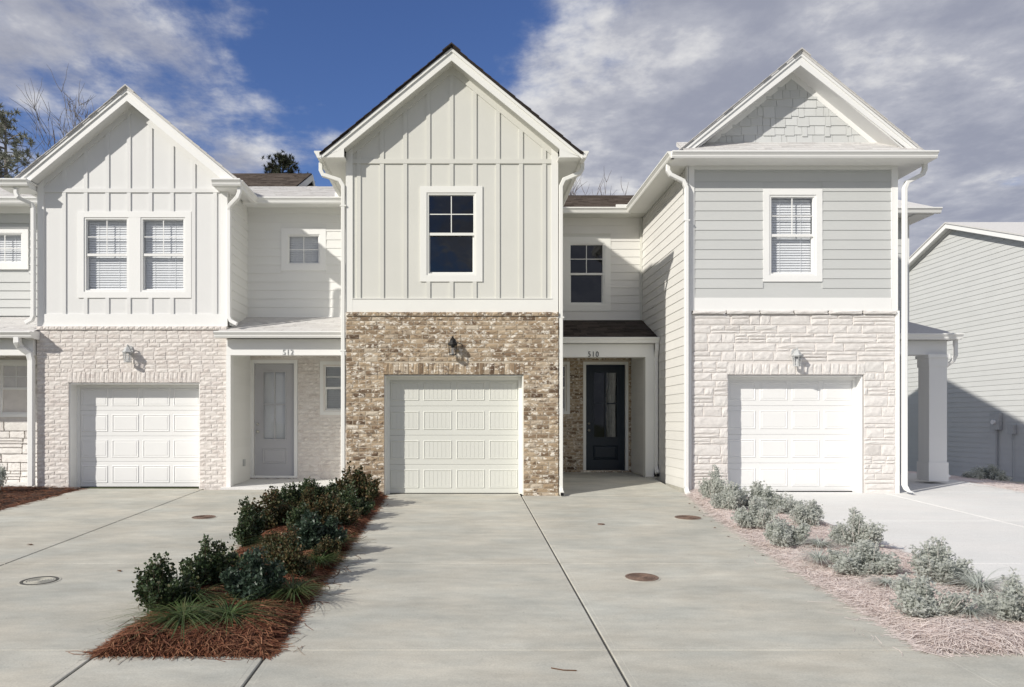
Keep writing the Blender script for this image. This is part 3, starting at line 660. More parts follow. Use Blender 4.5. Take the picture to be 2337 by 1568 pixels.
# ------------------------------------------------------------------ houses
def gable_front(parent, xc, xl, xr, Y, over, za, slope, dx_e, z_e, zbelt, zband, bat0, bats, wall, trim, belt, roofm, ydeep, win, zfoot, corner=.115, rsh=None):
    """board and batten gable above zband; returns the wall part"""
    zt = lambda x: za - slope * abs(x - xc)
    hole = win
    zs = zt(xl) - .25; zs2 = zt(xr) - .25; zl = min(zs, zs2)
    mb = holes_mb(xl, xr, zband, zl, Y, Y + .12, [hole])
    mb.prism_y([(xl, zl), (xr, zl), (xr, zs2), (xc, za - .25), (xl, zs)], Y, Y + .12)
    w = mb.build('upper_wall', wall, parent)
    # battens in front of the sheet
    yb = Y - .019; wx0, wx1, wz0, wz1 = win[0] - .115, win[1] + .115, win[2] - .115, win[3] + .115
    for b in bats:
        x = bat0 + b; top = zt(x) - .34
        segs = [(zband + .002, belt[0]), (belt[1], top)]
        if wx0 - .03 < x < wx1 + .03: segs = [(zband + .002, wz0), (wz1, belt[0]), (belt[1], top)]
        for a, c in segs:
            if c > a: bx('batten', x - .036, x + .036, yb, Y + .002, a, c, wall, w)
    bx('belt_board', xl + corner, xr - corner, yb - .004, Y + .002, belt[0], belt[1], wall, w)
    for a, b in ((xl - .008, xl + corner), (xr - corner, xr + .008)):
        MB().prism_y([(a, zfoot), (b, zfoot), (b, zt(b) - .24), (a, zt(a) - .24)], Y - .024, Y + .003).build('corner_board', trim, w)
    # frieze boards that follow the rake on the wall
    for s in (-1, 1):
        xe = xl + corner if s < 0 else xr - corner
        MB().prism_y([(xc, za - .22), (xe, zt(xe) - .22), (xe, zt(xe) - .36), (xc, za - .36)], Y - .022 - (.0015 if s > 0 else 0), Y + .002).build('frieze_board', wall, w)
    # roof slabs with rake boards, soffits
    yf = Y - over
    for s in (-1, 1):
        xe = xc + s * dx_e; n_ = lambda d: xc + s * d
        r = MB().prism_y([(xc, za), (xe + s * .03, za - slope * (dx_e + .03)), (xe + s * .03, za - slope * (dx_e + .03) - .035), (xc, za - .045)], yf - .035, ydeep).build('roof', roofm, parent)
        if rsh: shingle_edge(r, xc, s, za, slope, dx_e + .03, yf - .04, rsh)
        MB().prism_y([(xc, za - .046), (n_(dx_e + .02), za - slope * (dx_e + .02) - .046), (n_(dx_e + .02), za - slope * (dx_e + .02) - .105), (xc, za - .105)], yf - .022, yf + .02).build('drip_board', trim, r)
        d1 = (xl if s < 0 else xr); d1 = abs(d1 - xc) - .0; zl_ = za - slope * d1 - .25
        MB().prism_y([(xc, za - .09), (n_(dx_e), za - slope * dx_e - .09), (n_(dx_e), z_e), (n_(d1), z_e), (n_(d1), zl_), (xc, za - .255)], yf, yf + .024).build('rake_board', trim, r)
        MB().prism_y([(xc, za - .205), (n_(d1), za - slope * d1 - .205), (n_(d1), za - slope * d1 - .235), (xc, za - .235)], yf + .024, Y - .0005).build('rake_soffit', wall, r)
        MB().box(n_(d1 - .01), n_(dx_e - .002), yf + .025, ydeep, z_e + .006, z_e + .026).build('eave_soffit', trim, r)
        MB().box(n_(dx_e - .02), n_(dx_e), yf + .025, ydeep, z_e + .0, za - slope * dx_e - .04).build('eave_fascia', trim, r)
    return w
def shingle_edge(parent, xc, s, za, slope, dxe, y, m):
    rnd = random.Random(int(dxe * 100) + s); mb = MB(); d = 0
    while d < dxe:
        w = .14; t = rnd.uniform(.008, .016); a, b = d, min(d + w, dxe)
        mb.prism_y([(xc + s * a, za - slope * a - .002), (xc + s * (b + .004), za - slope * b - .004), (xc + s * (b + .004), za - slope * b + t), (xc + s * a, za - slope * a + .004)], y - rnd.uniform(0, .02), y + 1.2); d += w
    if s > 0: mb.prism_y([(xc - .16, za - .125), (xc, za + .006), (xc + .16, za - .125), (xc + .16, za - .10), (xc, za + .030), (xc - .16, za - .10)], y - .03, y + 6)
    mb.build('shingles', m, parent, kind='stuff')

# ======== 510: the house in the middle
H = thing('townhouse', (-.18, 13.29, 0), 'cream board-and-batten gabled townhouse on tan brick with dark blue entry door numbered 510', 'house', 'attached townhouses')
Yb, Yu = 13.262, 13.31
xl, xr = -2.085, 1.725
go = (-1.40, 1.10, 0.0, 2.17)
mb = holes_mb(xl + .004, xr - .004, -.2, 3.215, Yb + .009, Yb + .30, [(go[0], go[1], -.2, go[3])])
wall = mb.build('brick_wall', 'mortar', H)
pc = brick_courses(xl, xr, -.03, 3.215, [(go[0], go[1], -.1, 2.385)], seed=4)
pc += soldier(go[0] - .02, go[1] + .02, go[3] + .004, 2.381)
top_b = soldier(xl, xr, 3.222, 3.288, w=.118)
place_masonry(wall, pc, 'brick', 'brick', 'brick_j', Yb + .09, .093, 270)
lm = MB()
place_masonry(wall, top_b, 'brick', 'brick', 'brick_j', Yb + .09, .118, 60)
bx('ledge_mortar', xl + .003, xr - .003, Yb - .014, Yb + .3, 3.216, 3.284, 'mortar', wall)
bx('lintel', go[0] - .03, go[1] + .03, Yb + .012, Yb + .2, 2.160, 2.170, 'black', wall)
for x0, x1 in ((go[0] - .001, go[0] + .02), (go[1] - .02, go[1] + .001)): pass
garage_door(H, go[0], go[1], .006, go[3] - .006, Yb + .27, 'gdoor', True, 'trim', Yb)
win, hole = window(H, *(lambda a, b: (a[0], b[0], b[1], a[1]))(W(959, 425.5, 13.31), W(1101, 643, 13.31)), 13.31)
up = gable_front(H, -.19, -2.085, 1.715, Yu, .27, 7.95, .822, 2.29, 5.985, 6, 3.53, -.195, [k * .4165 for k in range(-4, 5)], 'cream', 'trim', (5.965, 6.045), 'roof', 20.2, hole, 3.292, rsh='roof_i')
bx('band_board', -2.085 + .112, 1.715 - .112, Yu - .022, Yu + .05, 3.290, 3.532, 'trim', up)
bx('drip_cap', -2.085 + .10, 1.715 - .10, Yu - .034, Yu + .05, 3.530, 3.540, 'trim', up)
for x0, x1 in ((xl, xl + .14), (xr - .14, xr)):
    bx('side_wall', x0 + .004, x1 - .004, Yb + .301, 21.8, -.2, 6.1, 'cream', H)
bx('back_wall', xl + .145, 4.1, 21.6, 21.8, -.1, 6.1, 'cream', H)
for s, xg in ((-1, -.19 - 2.292), (1, -.19 + 2.292)): gutter_y(H, xg, s, Yu - .30, 16.55, 5.97)
# downspouts of the gable
downspout(H, [(-2.54, 13.3, 5.97), (-2.54, 13.3, 5.84), (-2.50, 13.3, 5.76), (-2.20, 13.3, 5.66), (-2.14, 13.3, 5.56), (-2.14, 13.3, .20), (-2.14, 13.22, .08)], (0, 1, 0), straps=((-2.14, 13.3, 5.2), (-2.14, 13.3, 2.6)))
downspout(H, [(2.16, 13.32, 5.97), (2.16, 13.32, 5.87), (2.12, 13.32, 5.80), (1.83, 13.32, 5.68), (1.775, 13.32, 5.56), (1.775, 13.32, .16)], (0, 1, 0), straps=((1.775, 13.32, 3.2),))
MB().sweep([(1.775, 13.32, .17), (1.775, 13.31, .11), (1.775, 13.26, .065), (1.775, 13.14, .035)], (1, 0, 0), .07, .085).build('downspout_outlet', 'trim', H)
bx('outlet_shade_plate', 1.747, 1.803, 13.128, 13.139, .008, .062, 'black', H)  # black plate over the capped pipe, painted as its shaded hollow
# recessed entry bay
YR = 17.05
win2, hole2 = window(H, 2.31, 3.42, 3.875, 5.585, YR, tw=.14)
bay = holes_mb(1.70, 4.14, 3.0, 6.12, YR + .0, YR + .12, [hole2]).build('bay_wall', 'cream', H)
lap(bay, 'cream_side', '-y', YR, 1.72, 4.125, 3.70, 5.86, [(2.31, 3.42, 3.875, 5.585)])
bx('frieze_board', 1.72, 4.13, YR - .022, YR + .002, 5.84, 6.02, 'cream_side', bay)
bx('flashing_board', 1.72, 4.13, YR - .02, YR + .002, 3.62, 3.70, 'trim', bay)
bx('inside_corner', 4.09, 4.135, YR - .045, YR + .002, 3.55, 6.02, 'cream', bay)
bx('eave_soffit', 1.72, 4.15, YR - .42, YR, 6.02, 6.04, 'cream', bay)
gutter_x(H, 1.74, 3.78, YR - .42, 6.0)
for xx in (1.95, 3.62): bx('end_board', xx - .17, xx + .17, YR - .46, YR - .42, 6.12, 6.20, 'trim', H)
mr = MB().prism_x([(16.55, 6.09), (16.55, 6.11), (19.1, 7.145), (21.9, 6.0), (21.9, 5.98), (19.1, 7.10)], -2.0, 4.3).build('main_roof', 'roof', H)
shingles(mr, 'shingles', 'roof_brown', (.3, 16.53, 6.112), 5.0, (0, 1, .4118), 2.80, seed=21)
# porch roof, beam and the short wing wall with the post
sr = MB().prism_x([(15.56, 3.05), (15.56, 3.07), (17.04, 3.655), (17.04, 3.60)], 1.73, 4.14).build('porch_roof', 'roof', H)
shingles(sr, 'shingles', 'roof_i', (1.73, 15.53, 3.075), 2.40, (0, 1, .393), 1.60, seed=22)
gutter_x(H, 1.73, 4.13, 15.58, 2.975)
bx('porch_beam', 1.73, 4.05, 15.62, 15.86, 2.69, 2.97, 'trim', H)
bx('porch_ceiling', 1.73, 4.13, 15.86, YR, 2.80, 2.82, 'trim', H)
bx('porch_post', 3.87, 4.05, 15.622, 15.82, .15, 2.69, 'trim', H)
wg = bx('wing_wall', 3.90, 4.05, 15.82, YR, .16, 2.8, 'cream_side', H)
lap(wg, 'cream_side', '-x', 3.895, 15.83, YR - .03, .20, 2.80)
bx('wing_base', 3.88, 4.12, 15.60, YR, .13, .165, 'concrete', H)
downspout(H, [(4.085, 15.53, 2.97), (4.085, 15.53, 2.84), (4.085, 15.60, 2.70), (4.085, 15.60, .36), (4.085, 15.50, .24)], (1, 0, 0), w=.075)
bx('outlet_shade_plate', 4.055, 4.115, 15.44, 15.452, .18, .24, 'black', H)  # another black plate, shade of the pipe end put into its colour
# entry wall of brick with door and sidelight
ew = holes_mb(1.72, 3.90, .1, 2.82, YR + .009, YR + .2, [(2.79, 3.83, .1, 2.71), (1.9, 2.40, 1.52, 2.62)]).build('entry_wall', 'mortar', H)
place_masonry(ew, brick_courses(1.74, 3.90, .13, 2.82, [(2.78, 3.84, .20, 2.72), (1.8, 2.48, 1.50, 2.70)], seed=9, ch=.0815) , 'brick', 'brick_j', 'brick_j', YR + .09, .093, 0)
window(H, 1.66, 2.48, 1.50, 2.71, YR + .02, tw=.07)
def entry_door(parent, x0, x1, z0, z1, Y, m, tm, glass, curtain=None, blind=False, fw=.075, inner=(.17, .17, .72, .16)):
    fr = MB().box(x0 - fw, x0, Y - .06, Y + .06, z0 - .03, z1).box(x1, x1 + fw, Y - .06, Y + .06, z0 - .03, z1).box(x0 - fw, x1 + fw, Y - .06, Y + .06, z1, z1 + fw).box(x0 - fw, x1 + fw, Y - .09, Y + .06, z0 - .07, z0 - .03)
    fr.build('door_frame', tm, parent)
    l, r_, b, t = inner; a, c, e, f = x0 + l, x1 - r_, z0 + b, z1 - t
    d = holes_mb(x0 + .004, x1 - .004, z0 - .03, z1 - .004, Y, Y + .045, [(a, c, e, f)]).build('front_door', m, parent)
    xm = (a + c) / 2; zm = e + (f - e) * .52
    MB().box(a, a + .025, Y - .012, Y, e, f).box(c - .025, c, Y - .012, Y, e, f).box(a + .025, c - .025, Y - .012, Y, f - .025, f).box(a + .025, c - .025, Y - .012, Y, e, e + .025).build('lite_frame', m, d)
    MB().box(xm - .013, xm + .013, Y - .004, Y + .02, e + .025, f - .025).box(a + .025, xm - .013, Y - .004, Y + .02, zm - .013, zm + .013).box(xm + .013, c - .025, Y - .004, Y + .02, zm - .013, zm + .013).build('muntin', m, d)
    pane(a, c, Y + .026, e, f, glass, d)
    p0, p1, q0, q1 = a + .0, c - .0, z0 + .22, z0 + .55
    pm = MB()
    def rg(i, yi, j, yj): pm.add([(p0 + i, yi, q0 + i), (p1 - i, yi, q0 + i), (p1 - i, yi, q1 - i), (p0 + i, yi, q1 - i), (p0 + j, yj, q0 + j), (p1 - j, yj, q0 + j), (p1 - j, yj, q1 - j), (p0 + j, yj, q1 - j)], [(k, (k + 1) % 4, (k + 1) % 4 + 4, k + 4) for k in range(4)])
    rg(0, Y + .001, .012, Y - .012); rg(.012, Y - .012, .028, Y - .001); rg(.028, Y - .001, .06, Y - .01); pm.add([(p0 + .06, Y - .01, q0 + .06), (p1 - .06, Y - .01, q0 + .06), (p1 - .06, Y - .01, q1 - .06), (p0 + .06, Y - .01, q1 - .06)], [(0, 1, 2, 3)])
    pm.build('door_panel', m, d)
    for zz, rr in ((z0 + .90, .030), (z0 + 1.06, .026)):
        k = MB(); prof = [(.0, 0), (rr, 0), (rr, .01), (.013, .014), (.013, .04), (rr * .9, .05), (rr * .9, .066), (.0, .072)]
        n = 12; vs = []; fs = []
        for r2, h in prof: vs += [(x0 + .075 + r2 * math.cos(2 * math.pi * j / n), Y - h, zz + r2 * math.sin(2 * math.pi * j / n)) for j in range(n)]
        for i in range(len(prof) - 1):
            for j in range(n): fs.append((i * n + j, (i + 1) * n + j, (i + 1) * n + (j + 1) % n, i * n + (j + 1) % n))
        k.add(vs, [f[::-1] for f in fs]).build('door_knob', 'nickel', d, smooth=True)
    if curtain:
        cm = MB(); n = 26; xa, xb = xm + .05, c - .02
        vs = []
        for i in range(n + 1):
            x = xa + (xb - xa) * i / n; yy = Y + .10 + .035 * math.sin(i * 1.25) + .015 * math.sin(i * .6)
            vs += [(x, yy, e - .1), (x + .01 * math.sin(i * 3), yy + .008, f + .05)]
        cm.add(vs, [(2 * i, 2 * i + 2, 2 * i + 3, 2 * i + 1) for i in range(n)]).build('curtain', curtain, d)
    if blind:
        sm = MB(); z = e
        while z < f: sm.add([(a, Y + .07, z), (c, Y + .07, z), (c, Y + .085, z + .044), (a, Y + .085, z + .044)], [(0, 1, 2, 3)]); z += .047
        sm.build('blind', 'blind', d)
    MB().box(x0 - .05, x1 + .05, Y + .40, Y + .42, z0 - .03, z1 + .05).box(x0 - .07, x0 - .05, Y + .061, Y + .42, z0 - .03, z1 + .05).box(x1 + .05, x1 + .07, Y + .061, Y + .42, z0 - .03, z1 + .05).build('hall_interior', 'dark' if curtain else 'pale_room', d)
    return d
entry_door(H, 2.855, 3.765, .225, 2.645, YR + .07, 'navy', 'trim', 'glass_door', curtain='curtain')
place_masonry(ew, soldier(2.72, 3.88, .135, .19, w=.2), 'brick', 'brick', 'brick_j', YR + .04, .08, 40)
number(H, '510', W(1354, 808, 15.62)[0], 15.612, W(1354, 814.5, 15.62)[1], .165, 'black')
lantern(W(1033, 800, 13.13)[0], Yb + .0, W(1033, 811, 13.13)[1], 'black wall lantern on tan brick above the cream garage door', 'black', 'glass_pale')

# ======== right: grey siding over pale stone
HR = thing('townhouse', (6.07, 13.61, 0), 'faded grey lap-sided townhouse with shake gable over a pale ledgestone garage front', 'house', 'attached townhouses')
YS = 13.60; xl, xr = 4.15, 7.99
go = (4.885, 7.38, 0.01, 2.185)
sw = holes_mb(4.21, xr - .004, -.2, 3.30, YS + .001, YS + .3, [(go[0], go[1], -.2, go[3])]).build('stone_wall', 'mortar_pale', HR)
place_masonry(sw, ashlar(4.215, xr - .03, -.02, 3.30, [(go[0], go[1], -.1, 2.405)], 12), 'stone', 'stone', 'stone', YS + .068, .085, 400, name='stone')
place_masonry(sw, soldier(go[0] - .03, go[1] + .03, go[3] + .006, 2.40, w=.155), 'stone', 'stone', 'stone', YS + .068, .085, 400, name='stone')
place_masonry(sw, soldier(4.21, xr - .02, 3.302, 3.362, w=.62), 'stone', 'stone', 'stone', YS + .068, .13, 400, name='cap_stone')
garage_door(HR, go[0], go[1], .012, go[3] - .006, YS + .26, 'gdoor_pale', False, 'pale_trim', YS)
bx('stone_opening_trim', go[1], go[1] + .03, YS + .01, YS + .25, .012, go[3], 'pale_trim', HR)
a, b = W(1741, 431, YS), W(1876, 643, YS)
wr, holer = window(HR, a[0], b[0], b[1], a[1], YS + .0, trim='pale_trim', blinds=True, glass='glass_pale', room='pale_room')
fw = holes_mb(xl + .02, xr - .004, 3.36, 6.0, YS + .001, YS + .12, [holer]).build('front_wall', 'grey_side', HR)
lap(fw, 'grey_side', '-y', YS, xl + .1, xr - .1, 3.60, 5.96, [(a[0], b[0], b[1], a[1])])
bx('band_board', xl + .115, xr - .115, YS - .022, YS + .01, 3.365, 3.60, 'pale_trim', fw)
for q in ((xl - .006, xl + .11), (xr - .11, xr + .006)): bx('corner_board', q[0], q[1], YS - .026, YS + .03, 3.363, 6.02, 'pale_trim', fw)
bx('stone_edge_trim', xl - .006, 4.21, YS - .02, YS + .2, -.02, 3.363, 'pale_trim', fw)
bx('stone_edge_trim', xr - .028, xr + .04, YS - .02, YS + .2, -.02, 3.363, 'pale_trim', fw)
bx('frieze_board', xl + .11, xr - .11, YS - .022, YS + .002, 5.955, 6.02, 'pale_trim', fw)
# left side wall seen along the recess
lw = bx('side_wall', xl + .004, xl + .15, YS + .2, 21.8, -.2, 6.05, 'cream_side', HR)
def side_zmin(z): return [(YS + .03, 17.05)]
lap(lw, 'cream_side', '-x', xl, YS + .03, 17.05, .08, 6.0)
bx('corner_board', xl - .022, xl + .002, YS - .026, YS + .10, .02, 6.02, 'pale_trim', lw)
bx('foundation', xl - .01, xl + .1, YS, 16.0, -.2, .08, 'concrete', lw)
bx('side_wall', xr - .15, xr - .004, YS + .31, 17.05, -.2, 6.05, 'grey_side', HR)
# eaves: front and left gutter, soffit
bx('eave_soffit', xl - .37, xr + .40, YS - .36, YS - .0265, 6.02, 6.04, 'pale_trim', HR)
bx('eave_soffit', xl - .37, xl + .0, YS - .0262, YR - .0, 6.0205, 6.04, 'trim', HR)
bx('eave_soffit', xr, xr + .40, YS - .0262, 17.0, 6.0205, 6.04, 'pale_trim', HR)
gutter_x(HR, xl - .42, xr + .47, YS - .36, 6.02, 'pale_trim')
gutter_y(HR, xl - .37, -1, YS - .43, YR - .44, 6.02, 'trim')
gutter_y(HR, xr + .40, 1, YS - .36, 16.7, 6.02, 'pale_trim')
xc = (xl + xr) / 2 + .035
pr = MB().prism_x([(YS - .40, 6.12), (YS - .40, 6.135), (YS + .14, 6.502), (YS + .14, 6.44)], xc - 2.13, xc + 2.13).build('pent_roof', 'roof_pale', HR)
shingles(pr, 'shingles', 'roof_pale', (xc - 2.13, YS - .42, 6.138), 4.26, (0, 1, .68), .67, seed=31)
xc = (xl + xr) / 2 + .035; za = 8.02; sp = .82; YG = YS + .12
gw = MB().prism_y([(xc - 2.1, 6.1), (xc + 2.1, 6.1), (xc, za - .27)], YG, YG + .1).build('gable_wall', 'grey_shake', HR)
shm = MB().add([(0, 0, 0), (1, 0, 0), (1, -1, 0), (0, -1, 0), (0, 0, 1), (1, 0, 1), (1, -.4, 1), (0, -.4, 1)], [(0, 1, 2, 3), (4, 7, 6, 5), (3, 2, 6, 7), (0, 4, 5, 1), (1, 5, 6, 2), (0, 3, 7, 4)]).mesh('shake', 'grey_shake')
rnd = random.Random(44); z = 6.47
while z < za - .35:
    half = (za - .28 - z) / sp - .02; x = xc - half - rnd.uniform(0, .1)
    while x < xc + half:
        w_ = rnd.choice((.10, .14, .18, .22, .22, .30)); dz = rnd.choice((0, 0, .02, .035))
        p, q = max(x, xc - half), min(x + w_, xc + half)
        if q - p > .03: link('shake', shm, gw, (p + .003, YG, z - dz), None, (q - p - .006, .020 + dz * .25 + rnd.uniform(0, .003), .19 + dz))
        x += w_
    z += .172
yf = YS - .25
for s in (-1, 1):
    n_ = lambda d: xc + s * d; zt = lambda d: za - sp * d
    r = MB().prism_y([(xc, za), (n_(2.24), zt(2.24)), (n_(2.24), zt(2.24) - .035), (xc, za - .045)], yf - .03, 20.5).build('roof', 'roof_pale', HR)
    shingle_edge(r, xc, s, za, sp, 2.23, yf - .035, 'roof_pale')
    MB().prism_y([(xc, za - .046), (n_(2.2), zt(2.2) - .046), (n_(2.2), zt(2.2) - .10), (xc, za - .10)], yf - .02, yf + .02).build('drip_board', 'pale_trim', r)
    MB().prism_y([(xc, za - .09), (n_(2.19), zt(2.19) - .09), (n_(2.19), 6.135), (n_(2.08), 6.135), (xc, za - .26)], yf, yf + .024).build('rake_board', 'pale_trim', r)
    MB().prism_y([(xc, za - .20), (n_(2.12), zt(2.12) - .20), (n_(2.12), zt(2.12) - .23), (xc, za - .23)], yf + .024, YG - .0005).build('rake_soffit', 'pale_panel', r)
    MB().prism_y([(xc, za - .23), (n_(1.85), zt(1.85) - .23), (n_(1.85), zt(1.85) - .345), (xc, za - .345)], YG - .026 - (.0015 if s > 0 else 0), YG + .002).build('frieze_board', 'pale_trim', gw)
downspout(HR, [(3.755, 13.5, 6.03), (3.755, 13.5, 5.90), (3.80, 13.5, 5.83), (4.04, 13.52, 5.72), (4.095, 13.52, 5.60), (4.095, 13.52, .12)], (0, 1, 0), 'pale_trim', straps=((4.095, 13.52, 5.0),))
MB().sweep([(4.095, 13.52, .13), (4.095, 13.51, .08), (4.095, 13.46, .03), (4.095, 13.36, .005)], (1, 0, 0), .07, .085).build('downspout_outlet', 'pale_trim', HR)
downspout(HR, [(8.44, 13.5, 6.03), (8.44, 13.5, 5.93), (8.40, 13.5, 5.84), (8.13, 13.52, 5.70), (8.085, 13.52, 5.58), (8.085, 13.52, .16), (8.085, 13.44, .08), (8.085, 13.30, .05)], (0, 1, 0), 'pale_trim')
lantern(W(1819, 820, YS - .13)[0], YS + .0, W(1819, 836, YS - .13)[1], 'faded grey wall lantern on pale stone above a white garage door', 'grey_metal', 'glass_pale')
# recess and porch at its far side
rb = bx('bay_wall', 7.99, 10.27, YR, YR + .12, -.1, 6.1, 'grey_side', HR)
lap(rb, 'grey_side', '-y', YR, 8.0, 10.2, 3.78, 6.0)
bx('corner_board', 10.16, 10.29, YR - .024, YR + .004, 3.6, 6.04, 'pale_trim', rb)
MB().prism_x([(YR + .121, -.8), (25.8, -.8), (25.8, 7.0), (22.4, 8.5), (YR + .121, 6.28)], 10.12, 10.262).build('end_wall', 'grey_side', HR)
bx('eave_soffit', 8.4, 10.6, YR - .42, YR, 6.02, 6.04, 'pale_trim', HR)
gutter_x(HR, 8.4, 10.72, YR - .42, 6.0, 'pale_trim')
bx('end_board', 10.2, 10.62, YR - .40, 21.8, 5.99, 6.02, 'pale_trim', HR)
mr = MB().prism_x([(16.55, 6.10), (16.55, 6.12), (22.4, 8.58), (26.0, 7.1), (26.0, 7.05), (22.4, 8.53)], 7.2, 10.62).build('main_roof', 'roof_pale', HR)
# hipped porch roof
mb = MB(); ZE = 3.10; yE = 14.92
mb.add([(7.98, yE, ZE), (9.98, yE, ZE), (9.98, YR, ZE), (7.98, YR, ZE + .85), (9.0, YR, ZE + .85), (7.98, yE, ZE - .03), (9.98, yE, ZE - .03), (9.98, YR, ZE - .03), (7.98, YR, ZE - .03)],
       [(0, 1, 4, 3), (1, 2, 4), (0, 5, 6, 1), (1, 6, 7, 2), (5, 8, 7, 6), (0, 3, 8, 5), (2, 7, 8, 3, 4)])
pr = mb.build('porch_roof', 'roof_pale', HR)
gutter_x(HR, 8.0, 10.06, yE + .03, ZE - .12, 'pale_trim'); gutter_y(HR, 9.94, 1, yE - .05, YR, ZE - .12, 'pale_trim')
bx('porch_beam', 8.0, 9.86, 15.05, 15.35, 2.69, 2.98, 'pale_trim', HR)
bx('porch_ceiling', 8.0, 9.86, 15.35, YR, 2.80, 2.82, 'pale_trim', HR)
c = MB().box(9.47, 9.83, 15.0, 15.36, .5, 2.45).box(9.45, 9.85, 14.98, 15.38, .12, .5).box(9.455, 9.845, 14.985, 15.375, 2.45, 2.62).box(9.43, 9.87, 14.96, 15.40, 2.62, 2.69).build('porch_column', 'pale_trim', HR)
downspout(HR, [(10.0, 15.0, 3.0), (10.0, 15.0, 2.66), (9.97, 15.05, 2.55), (9.88, 15.2, 2.42), (9.88, 15.2, .3), (9.93, 15.1, .2)], (0, 1, 0), 'pale_trim', w=.07, d=.07)
ps = bx('porch_stone_wall', 8.0, 9.8, YR - .06, YR - .002, .1, 2.8, 'mortar_pale', HR)
place_masonry(ps, ashlar(9.0, 9.78, .12, 2.8, [], 77), 'stone', 'stone', 'stone', YR - .055, .06, 100, name='stone')
bx('corner_board', 9.78, 9.88, YR - .09, YR - .001, .1, 2.8, 'pale_trim', HR)

# ======== left: 512
HL = thing('townhouse', (-6.37, 14.24, 0), 'faded white board-and-batten gabled townhouse on pale brick, grey entry door numbered 512', 'house', 'attached townhouses')
YL = 14.24; xl, xr = -8.19, -4.53
go = (-7.58, -5.06, .04, 2.075)
wl_ = holes_mb(xl + .004, xr - .004, -.2, 3.09, YL + .009, YL + .3, [(go[0], go[1], -.2, go[3])]).build('brick_wall', 'mortar_pale', HL)
pc = brick_courses(xl, xr, -.03, 3.09, [(go[0], go[1], -.1, 2.29)], seed=14) + soldier(go[0] - .02, go[1] + .02, go[3] + .004, 2.286)
place_masonry(wl_, pc, 'brick', 'brickp', 'brickp_j', YL + .09, .093, 270)
place_masonry(wl_, soldier(xl, xr, 3.095, 3.16, w=.118), 'brick', 'brickp', 'brickp_j', YL + .09, .118, 60)
bx('ledge_mortar', xl + .003, xr - .003, YL - .014, YL + .3, 3.092, 3.156, 'mortar_pale', wl_)
garage_door(HL, go[0], go[1], .035, go[3] - .006, YL + .30, 'gdoor_pale', False, 'pale_trim', YL)
a, b = W(178.5, 483, YL + .05), W(437, 680, YL + .05)
w2, hole = window(HL, a[0], b[0], b[1], a[1], YL + .05, trim='pale_trim', units=2, blinds=True, glass='glass_pale', room='pale_room')
ul = gable_front(HL, -6.355, xl, xr - .01, YL + .05, .28, 7.66, .83, 2.06, 5.86, 5.8, 3.40, W(287 + 5, 400, YL)[0], [k * .4165 for k in range(-4, 5)], 'pale_panel', 'pale_trim', (5.75, 5.825), 'roof_pale', 20.2, hole, 3.164, rsh='roof_pale')
bx('band_board', xl + .112, xr - .122, YL + .028, YL + .1, 3.162, 3.402, 'pale_trim', ul)
for s, xa, xb in ((-1, -8.78, -8.20), (1, -4.72, -4.18)):
    gutter_x(HL, xa, xb, YL - .22, 5.78, 'pale_trim'); bx('return_cap', xa + .02, xb - .02, YL - .22, YL + .2, 5.765, 5.905, 'pale_trim', HL)
    gutter_y(HL, -6.355 + s * 2.06, s, YL - .2, 15.2, 5.79, 'pale_trim')
lw = bx('side_wall', xr - .15, xr - .004, YL + .301, 15.6, -.1, 5.9, 'pale_side', HL)
lap(lw, 'pale_side', '+x', xr - .004, YL + .15, 15.6, 3.2, 5.85)
bx('side_wall', xl + .004, xl + .15, YL + .301, 21.8, -.1, 5.9, 'pale_side', HL)
downspout(HL, [(-8.47, 14.05, 5.78), (-8.47, 14.05, 5.66), (-8.43, 14.05, 5.58), (-8.25, 14.16, 5.50), (-8.235, 14.2, 5.42), (-8.235, 14.2, 3.36), (-8.27, 14.2, 3.28), (-8.38, 14.2, 3.22)], (0, 1, 0), 'pale_trim')
downspout(HL, [(-4.23, 14.05, 5.80), (-4.23, 14.05, 5.68), (-4.27, 14.05, 5.58), (-4.45, 14.16, 5.46), (-4.475, 14.2, 5.38), (-4.475, 14.2, 3.34), (-4.44, 14.2, 3.26), (-4.33, 14.2, 3.20)], (0, 1, 0), 'pale_trim')
lantern(W(291, 800, YL - .13)[0], YL, W(291, 827, YL - .13)[1], 'faded grey wall lantern on pale pink brick above a white garage door', 'grey_metal', 'glass_pale')
YB = 15.6
a, b = W(642, 521, YB), W(744, 618, YB)
w3, hole3 = window(HL, a[0], b[0], b[1], a[1], YB, tw=.13, trim='pale_trim', single=True, blinds=True, glass='glass_pale', room='pale_room')
bl = holes_mb(-4.6, -2.08, 2.9, 5.95, YB, YB + .12, [hole3]).build('bay_wall', 'pale_side', HL)
lap(bl, 'pale_side', '-y', YB, -4.54, -2.10, 3.56, 5.76, [(a[0], b[0], b[1], a[1])])
bx('frieze_board', -4.54, -2.1, YB - .022, YB + .002, 5.72, 5.84, 'pale_side', bl)
bx('flashing_board', -4.54, -2.1, YB - .02, YB + .002, 3.49, 3.56, 'pale_trim', bl)
bx('eave_soffit', -4.55, -2.1, YB - .38, YB, 5.84, 5.86, 'pale_trim', bl)
gutter_x(HL, -4.5, -2.10, YB - .38, 5.80, 'pale_trim')
bx('end_board', -2.62, -2.28, YB - .42, YB - .38, 5.92, 6.03, 'pale_trim', HL)
mr = MB().prism_x([(15.2, 5.88), (15.2, 5.90), (17.7, 6.94), (21.9, 5.2), (21.9, 5.18), (17.7, 6.90)], -8.2, -2.02).build('main_roof', 'roof_pale', HL)
shingles(mr, 'shingles', 'roof_pale', (-5.3, 15.18, 5.905), 3.25, (0, 1, .416), 2.72, seed=41)
